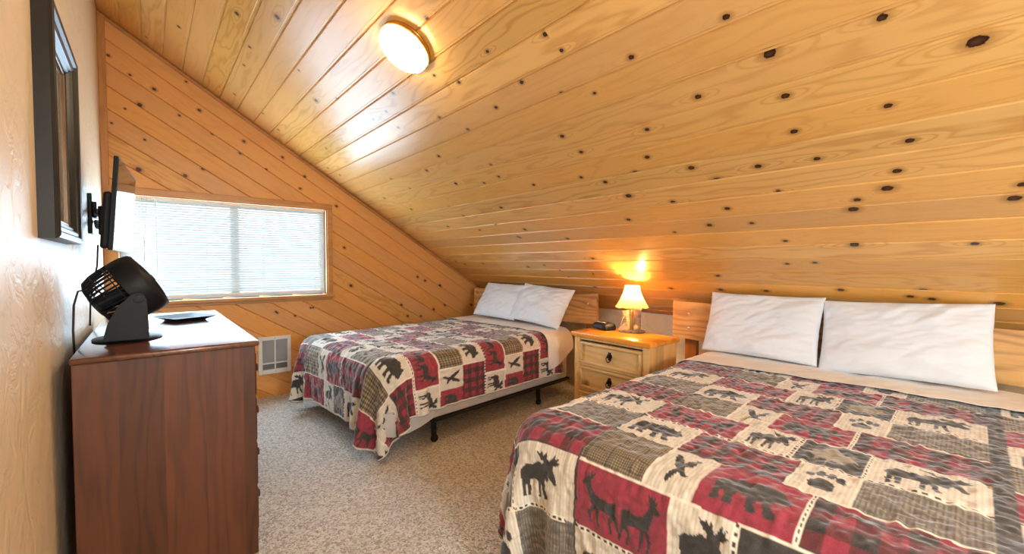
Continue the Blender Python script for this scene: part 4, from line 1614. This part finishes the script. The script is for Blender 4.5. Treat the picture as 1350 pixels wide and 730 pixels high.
# direction of the long side so that the face normal points to the foot (-x)
make_pillow('white pillow left of the pair on the near bed, beside the nightstand', (3.11, -3.33, 0.668), (3.235, -3.33, 0.985), (0, -1, 0), 0.655, 0.41, 0.15, 41, 'pillows on the near bed')
make_pillow('white pillow right of the pair on the near bed', (3.11, -3.995, 0.665), (3.235, -3.98, 0.985), (0, -1, 0.0), 0.665, 0.41, 0.15, 45, 'pillows on the near bed')
make_pillow('white pillow on the far bed nearest the window wall', (2.95, -0.89, 0.672), (3.15, -0.88, 0.985), (0.09, -1, 0), 0.62, 0.40, 0.13, 51, 'pillows on the far bed')
make_pillow('white pillow on the far bed nearest the nightstand, overlapping the other', (2.97, -1.46, 0.672), (3.17, -1.47, 0.980), (0.10, -1, 0), 0.64, 0.40, 0.14, 55, 'pillows on the far bed')

# ------------------------------------------------------------------ nightstand
NX0, NX1, NY0, NY1, NZ = 2.763, 3.148, -2.820, -2.119, 0.686
nst = thing('nightstand', 'honey pine nightstand with three drawers between the two beds', 'nightstand', (NX0, NY0, 0))
nl, nd = NY1 - NY0, NX1 - NX0
bm = bm_new()
add_box(bm, 0, nd, 0, nl, NZ - 0.034, NZ, 0.006, 2)
obj('top_board', bm, M['stand_top'], nst, 40)
bm = bm_new()
add_box(bm, 0.022, nd - 0.006, 0.022, 0.044, 0.0, NZ - 0.034, 0.002, 1)
add_box(bm, 0.022, nd - 0.006, nl - 0.044, nl - 0.022, 0.0, NZ - 0.034, 0.002, 1)
add_box(bm, nd - 0.02, nd - 0.008, 0.044, nl - 0.044, 0.05, NZ - 0.034)
add_box(bm, 0.022, 0.044, 0.044, 0.075, 0.0, NZ - 0.034, 0.002, 1)
add_box(bm, 0.022, 0.044, nl - 0.075, nl - 0.044, 0.0, NZ - 0.034, 0.002, 1)
obj('carcass', bm, M['stand'], nst)
bm = bm_new()
zs = [0.07, 0.255, 0.445, 0.633]
for z in zs[1:3]:
    add_box(bm, 0.024, 0.05, 0.075, nl - 0.075, z - 0.014, z + 0.004, 0.002, 1)
add_box(bm, 0.024, 0.05, 0.075, nl - 0.075, NZ - 0.056, NZ - 0.034, 0.002, 1)
add_box(bm, 0.024, 0.05, 0.075, nl - 0.075, 0.0, 0.066, 0.002, 1)
add_box(bm, 0.05, nd - 0.02, 0.044, nl - 0.044, 0.05, 0.062)
obj('rails', bm, M['stand_h'], nst)
for k in range(3):
    z0, z1 = zs[k] + 0.006, zs[k + 1] - 0.017
    y0, y1 = 0.079, nl - 0.079
    bm = bm_new()
    add_box(bm, 0.030, 0.048, y0, y1, z0, z1)
    fr_ = 0.022
    for (a0, a1, b0, b1) in ((y0, y1, z0, z0 + fr_), (y0, y1, z1 - fr_, z1), (y0, y0 + fr_, z0 + fr_, z1 - fr_), (y1 - fr_, y1, z0 + fr_, z1 - fr_)):
        add_box(bm, 0.010, 0.032, a0, a1, b0, b1, 0.005, 2)
    dd = obj('drawer', bm, M['stand_h'], nst, 40)
    bm = bm_new()
    yc, zc = nl / 2, (z0 + z1) / 2 + 0.004
    RY = Matrix.Translation((0.030, yc, zc)) @ Matrix.Rotation(-PI / 2, 4, 'Y')
    add_box(bm, 0.0275, 0.031, yc - 0.013, yc + 0.013, zc - 0.03, zc + 0.03, 0.001, 1)
    add_lathe(bm, [(0.0, 0.0), (0.022, 0.0), (0.020, 0.005), (0.007, 0.006), (0.006, 0.014), (0.011, 0.018), (0.010, 0.024), (0.0, 0.027)], 18, RY)
    add_tube(bm, [(0.012 + 0.0 * a, yc + 0.018 * math.sin(a), zc - 0.014 + 0.020 * math.cos(a) - 0.006) for a in [2 * PI * i / 20 for i in range(21)]], 0.0035, 6)
    add_lathe(bm, [(0.0, 0.0), (0.007, 0.002), (0.008, 0.008), (0.0, 0.013)], 12, Matrix.Translation((0.012, yc, zc - 0.045)))
    obj('ring_pull', bm, M['iron'], dd, 50)

# ------------------------------------------------------------------ table lamp
LX, LY = 3.085, -2.460
lp = thing('table_lamp', 'small lit table lamp with parchment shade and boot-shaped base on the nightstand', 'lamp', (LX, LY, NZ))
bm = bm_new()
vs = add_lathe(bm, [(0.0, 0.0), (0.098, 0.0), (0.104, 0.006), (0.098, 0.013), (0.07, 0.017), (0.0, 0.018)], 28, Matrix.Rotation(0.5, 4, 'Z') @ Matrix.Scale(0.72, 4, (1, 0, 0)))
for v in bm.verts:
    v.co.x += 0.004 * math.sin(v.co.y * 90)
    v.co.z = max(0, v.co.z + (0.002 * math.sin(v.co.x * 140 + v.co.y * 90) if v.co.z > 0.01 else 0))
obj('stone_base', bm, M['resin_rock'], lp, 50)


def boot(bm, mat, h=0.17):
    rings = []
    n = 18
    lev = [(0.0, 0.040, 0.028, 0.022), (0.014, 0.042, 0.029, 0.022), (0.028, 0.038, 0.028, 0.018), (0.042, 0.029, 0.027, 0.006), (0.058, 0.025, 0.026, 0.0), (0.09, 0.025, 0.027, -0.002), (0.13, 0.028, 0.030, -0.003), (h - 0.006, 0.031, 0.033, -0.003), (h, 0.030, 0.032, -0.003), (h - 0.006, 0.026, 0.028, -0.003), (h - 0.03, 0.024, 0.026, -0.003)]
    vs_ = []
    for z, rx, ry, ox in lev:
        ring = [bm.verts.new((ox + rx * math.cos(2 * PI * i / n) * (1.25 if math.cos(2 * PI * i / n) > 0 and z < 0.04 else 1), ry * math.sin(2 * PI * i / n), z)) for i in range(n)]
        rings.append(ring)
        vs_ += ring
    for a_, b_ in zip(rings, rings[1:]):
        for i in range(n):
            j = (i + 1) % n
            bm.faces.new((a_[i], a_[j], b_[j], b_[i]))
    bm.faces.new(rings[0])
    bm.faces.new(rings[-1])
    xform(bm, vs_, mat)


bm = bm_new()
boot(bm, Matrix.Translation((0.012, -0.040, 0.016)) @ Matrix.Rotation(PI + 0.5, 4, 'Z'), 0.165)
o = obj('upright_boot', bm, M['resin_grey'], lp, 50)
o['label'] = 'grey boot standing upright'
bm = bm_new()
boot(bm, Matrix.Translation((-0.004, 0.030, 0.016)) @ Matrix.Rotation(-0.2, 4, 'X') @ Matrix.Rotation(PI - 0.6, 4, 'Z'), 0.15)
o = obj('laced_boot', bm, M['resin_tan'], lp, 50)
o['label'] = 'tan boot leaning with trailing laces'
bm = bm_new()
for k in range(6):
    z = 0.05 + k * 0.016
    add_tube(bm, [(-0.035, 0.006 + z * 0.12, z), (-0.039, 0.026 + z * 0.14, z + 0.005), (-0.030, 0.050 + z * 0.12, z)], 0.003, 6)
add_tube(bm, [(-0.036, 0.03, 0.135), (-0.052, 0.05, 0.10), (-0.055, 0.062, 0.055), (-0.052, 0.055, 0.020)], 0.003, 6)
add_tube(bm, [(-0.036, 0.03, 0.135), (-0.052, 0.012, 0.11), (-0.056, 0.000, 0.06), (-0.058, 0.005, 0.021)], 0.003, 6)
obj('laces', bm, M['resin_tan'], lp, 50)
bm = bm_new()
add_lathe(bm, [(0.0, 0.015), (0.012, 0.015), (0.009, 0.04), (0.009, 0.15), (0.012, 0.158), (0.009, 0.166), (0.010, 0.19), (0.016, 0.195), (0.016, 0.232), (0.0, 0.234)], 18)
obj('stem', bm, M['brass'], lp, 40)
bm = bm_new()
add_lathe(bm, [(0.0, 0.232), (0.010, 0.234), (0.014, 0.242), (0.020, 0.258), (0.0215, 0.268), (0.017, 0.282), (0.0, 0.289)], 20)
obj('bulb', bm, M['bulb'], lp, 60)
bm = bm_new()
SZ0, SZ1, SR0, SR1 = 0.196, 0.358, 0.126, 0.056
nf = 10
rings = []
for i in range(13):
    s = i / 12
    ring = []
    for k in range(80):
        a = 2 * PI * k / 80
        rr_ = SR0 + (SR1 - SR0) * (1 - (1 - s) ** 1.55)
        sc = 1 - 0.022 * (abs(math.sin(a * nf / 2))) ** 0.7 * (1 - 0.3 * s)
        zz = SZ0 + (SZ1 - SZ0) * s - 0.006 * (1 - s) ** 3 * abs(math.sin(a * nf / 2))
        ring.append(bm.verts.new((rr_ * sc * math.cos(a), rr_ * sc * math.sin(a), zz)))
    rings.append(ring)
for a_, b_ in zip(rings, rings[1:]):
    for i in range(80):
        j = (i + 1) % 80
        bm.faces.new((a_[i], a_[j], b_[j], b_[i]))
sh = obj('lamp_shade', bm, M['shade'], lp, 60)
bm = bm_new()
for k in range(nf):
    a = 2 * PI * k / nf
    add_tube(bm, [((SR0 + (SR1 - SR0) * (1 - (1 - s) ** 1.55) + 0.0015) * math.cos(a), (SR0 + (SR1 - SR0) * (1 - (1 - s) ** 1.55) + 0.0015) * math.sin(a), SZ0 + (SZ1 - SZ0) * s) for s in [i / 8 for i in range(9)]], 0.0015, 5)
for rr_, zz in ((SR0, SZ0), (SR1, SZ1)):
    add_tube(bm, [(rr_ * math.cos(a), rr_ * math.sin(a), zz) for a in [2 * PI * i / 48 for i in range(49)]], 0.002, 5, None, False)
obj('shade_wire', bm, M['resin_tan'], lp, 50)
bm = bm_new()
add_tube(bm, [(0.0, -SR1, SZ1 - 0.004), (0.0, 0, SZ1 - 0.014), (0.0, SR1, SZ1 - 0.004)], 0.0016, 5)
add_tube(bm, [(0.018, 0.0, 0.232), (0.034, 0.0, 0.265), (0.026, 0.0, 0.32), (0.0, 0.0, SZ1 - 0.014), (-0.026, 0.0, 0.32), (-0.034, 0.0, 0.265), (-0.018, 0.0, 0.232)], 0.0016, 5)
obj('harp', bm, M['brass'], lp, 50)

# ------------------------------------------------------------------ clock radio
ck_ = thing('clock_radio', 'low black clock radio on the nightstand beside the lamp', 'clock', (3.035, -2.235, NZ), math.radians(-16))
bm = bm_new()
prof = [(-0.05, 0.004), (-0.058, 0.012), (-0.060, 0.030), (-0.054, 0.046), (-0.044, 0.054), (0.03, 0.058), (0.052, 0.052), (0.058, 0.035), (0.058, 0.010), (0.052, 0.003)]
n = 22
rings = []
for i in range(n + 1):
    s = -1 + 2 * i / n
    y = 0.088 * s
    k = (1 - abs(s) ** 4) ** 0.5 * 0.55 + 0.45 if abs(s) < 1 else 0.45
    rings.append([bm.verts.new((x * (0.75 + 0.25 * k), y, 0.002 + (z - 0.03) * k + 0.030 * k)) for x, z in prof])
for a_, b_ in zip(rings, rings[1:]):
    for i in range(len(prof)):
        j = (i + 1) % len(prof)
        bm.faces.new((a_[i], a_[j], b_[j], b_[i]))
bm.faces.new(rings[0])
bm.faces.new(list(reversed(rings[-1])))
obj('body', bm, M['black_plastic'], ck_, 50)
bm = bm_new()
add_box(bm, -0.0635, -0.058, -0.056, 0.056, 0.016, 0.042, 0.002, 1)
obj('display', bm, M['lens'], ck_)
bm = bm_new()
for i in range(5):
    add_box(bm, -0.03, -0.018, -0.06 + i * 0.026, -0.044 + i * 0.026, 0.056, 0.0605, 0.0015, 1)
obj('buttons', bm, M['grey_mesh'], ck_)

# ------------------------------------------------------------------ light
w = bpy.data.worlds.new('overcast')
scene.world = w
w.use_nodes = True
nt = w.node_tree
bg = nt.nodes['Background']
bg.inputs[0].default_value = (0.62, 0.84, 1.0, 1)
bg.inputs[1].default_value = 2.2


def lamp(name, kind, loc, energy, color, **kw):
    d = bpy.data.lights.new(name, kind)
    d.energy = energy
    d.color = color
    for k, v in kw.items():
        setattr(d, k, v)
    o_ = bpy.data.objects.new(name, d)
    COL.objects.link(o_)
    o_.location = loc
    return o_


# portal for the sky at the window opening, then an added fill lamp
o = lamp('window_portal', 'AREA', ((WX0 + WX1) / 2, 0.16, (WZ0 + WZ1) / 2), 1.0, (1, 1, 1), shape='RECTANGLE', size=WX1 - WX0, size_y=WZ1 - WZ0)
o.rotation_euler = (-PI / 2, 0, 0)
o.data.cycles.is_portal = True
o = lamp('window_fill_light', 'AREA', ((WX0 + WX1) / 2, 0.014, (WZ0 + WZ1) / 2), 12.5, (0.58, 0.80, 1.0), shape='RECTANGLE', size=WX1 - WX0 - 0.03, size_y=WZ1 - WZ0 - 0.03)  # added lamp on the room side of the blind, standing in for daylight
o.rotation_euler = (-PI / 2, 0, 0)
# the bulb of the table lamp
lamp('table_lamp_light', 'POINT', (LX, LY, NZ + 0.305), 6.0, (1.0, 0.60, 0.20), shadow_soft_size=0.02)
# the room goes on behind the photographer; unseen fill light added there to brighten the near side
lamp('rear_fill_light', 'POINT', (0.75, -5.9, 1.5), 52.0, (0.70, 0.86, 1.0), shadow_soft_size=0.2)

# ------------------------------------------------------------------ camera
cd = bpy.data.cameras.new('camera')
cd.sensor_width = 36
cd.lens = F_PX / 1350 * 36
cd.clip_start = 0.02
co = bpy.data.objects.new('camera', cd)
COL.objects.link(co)
co.matrix_world = Matrix(((RX[0], UX[0], -FWD[0], CAM.x), (RX[1], UX[1], -FWD[1], CAM.y), (RX[2], UX[2], -FWD[2], CAM.z), (0, 0, 0, 1)))
scene.camera = co

vs_ = scene.view_settings
scene.display_settings.display_device = 'sRGB'
vs_.view_transform = 'Standard'
vs_.look = 'None'
vs_.exposure = 1.7
vs_.gamma = 1.0
vs_.use_curve_mapping = False
scene.cycles.use_denoising = True
scene.cycles.max_bounces = 10
scene.cycles.diffuse_bounces = 6
scene.cycles.transparent_max_bounces = 12
scene.cycles.sample_clamp_indirect = 8.0
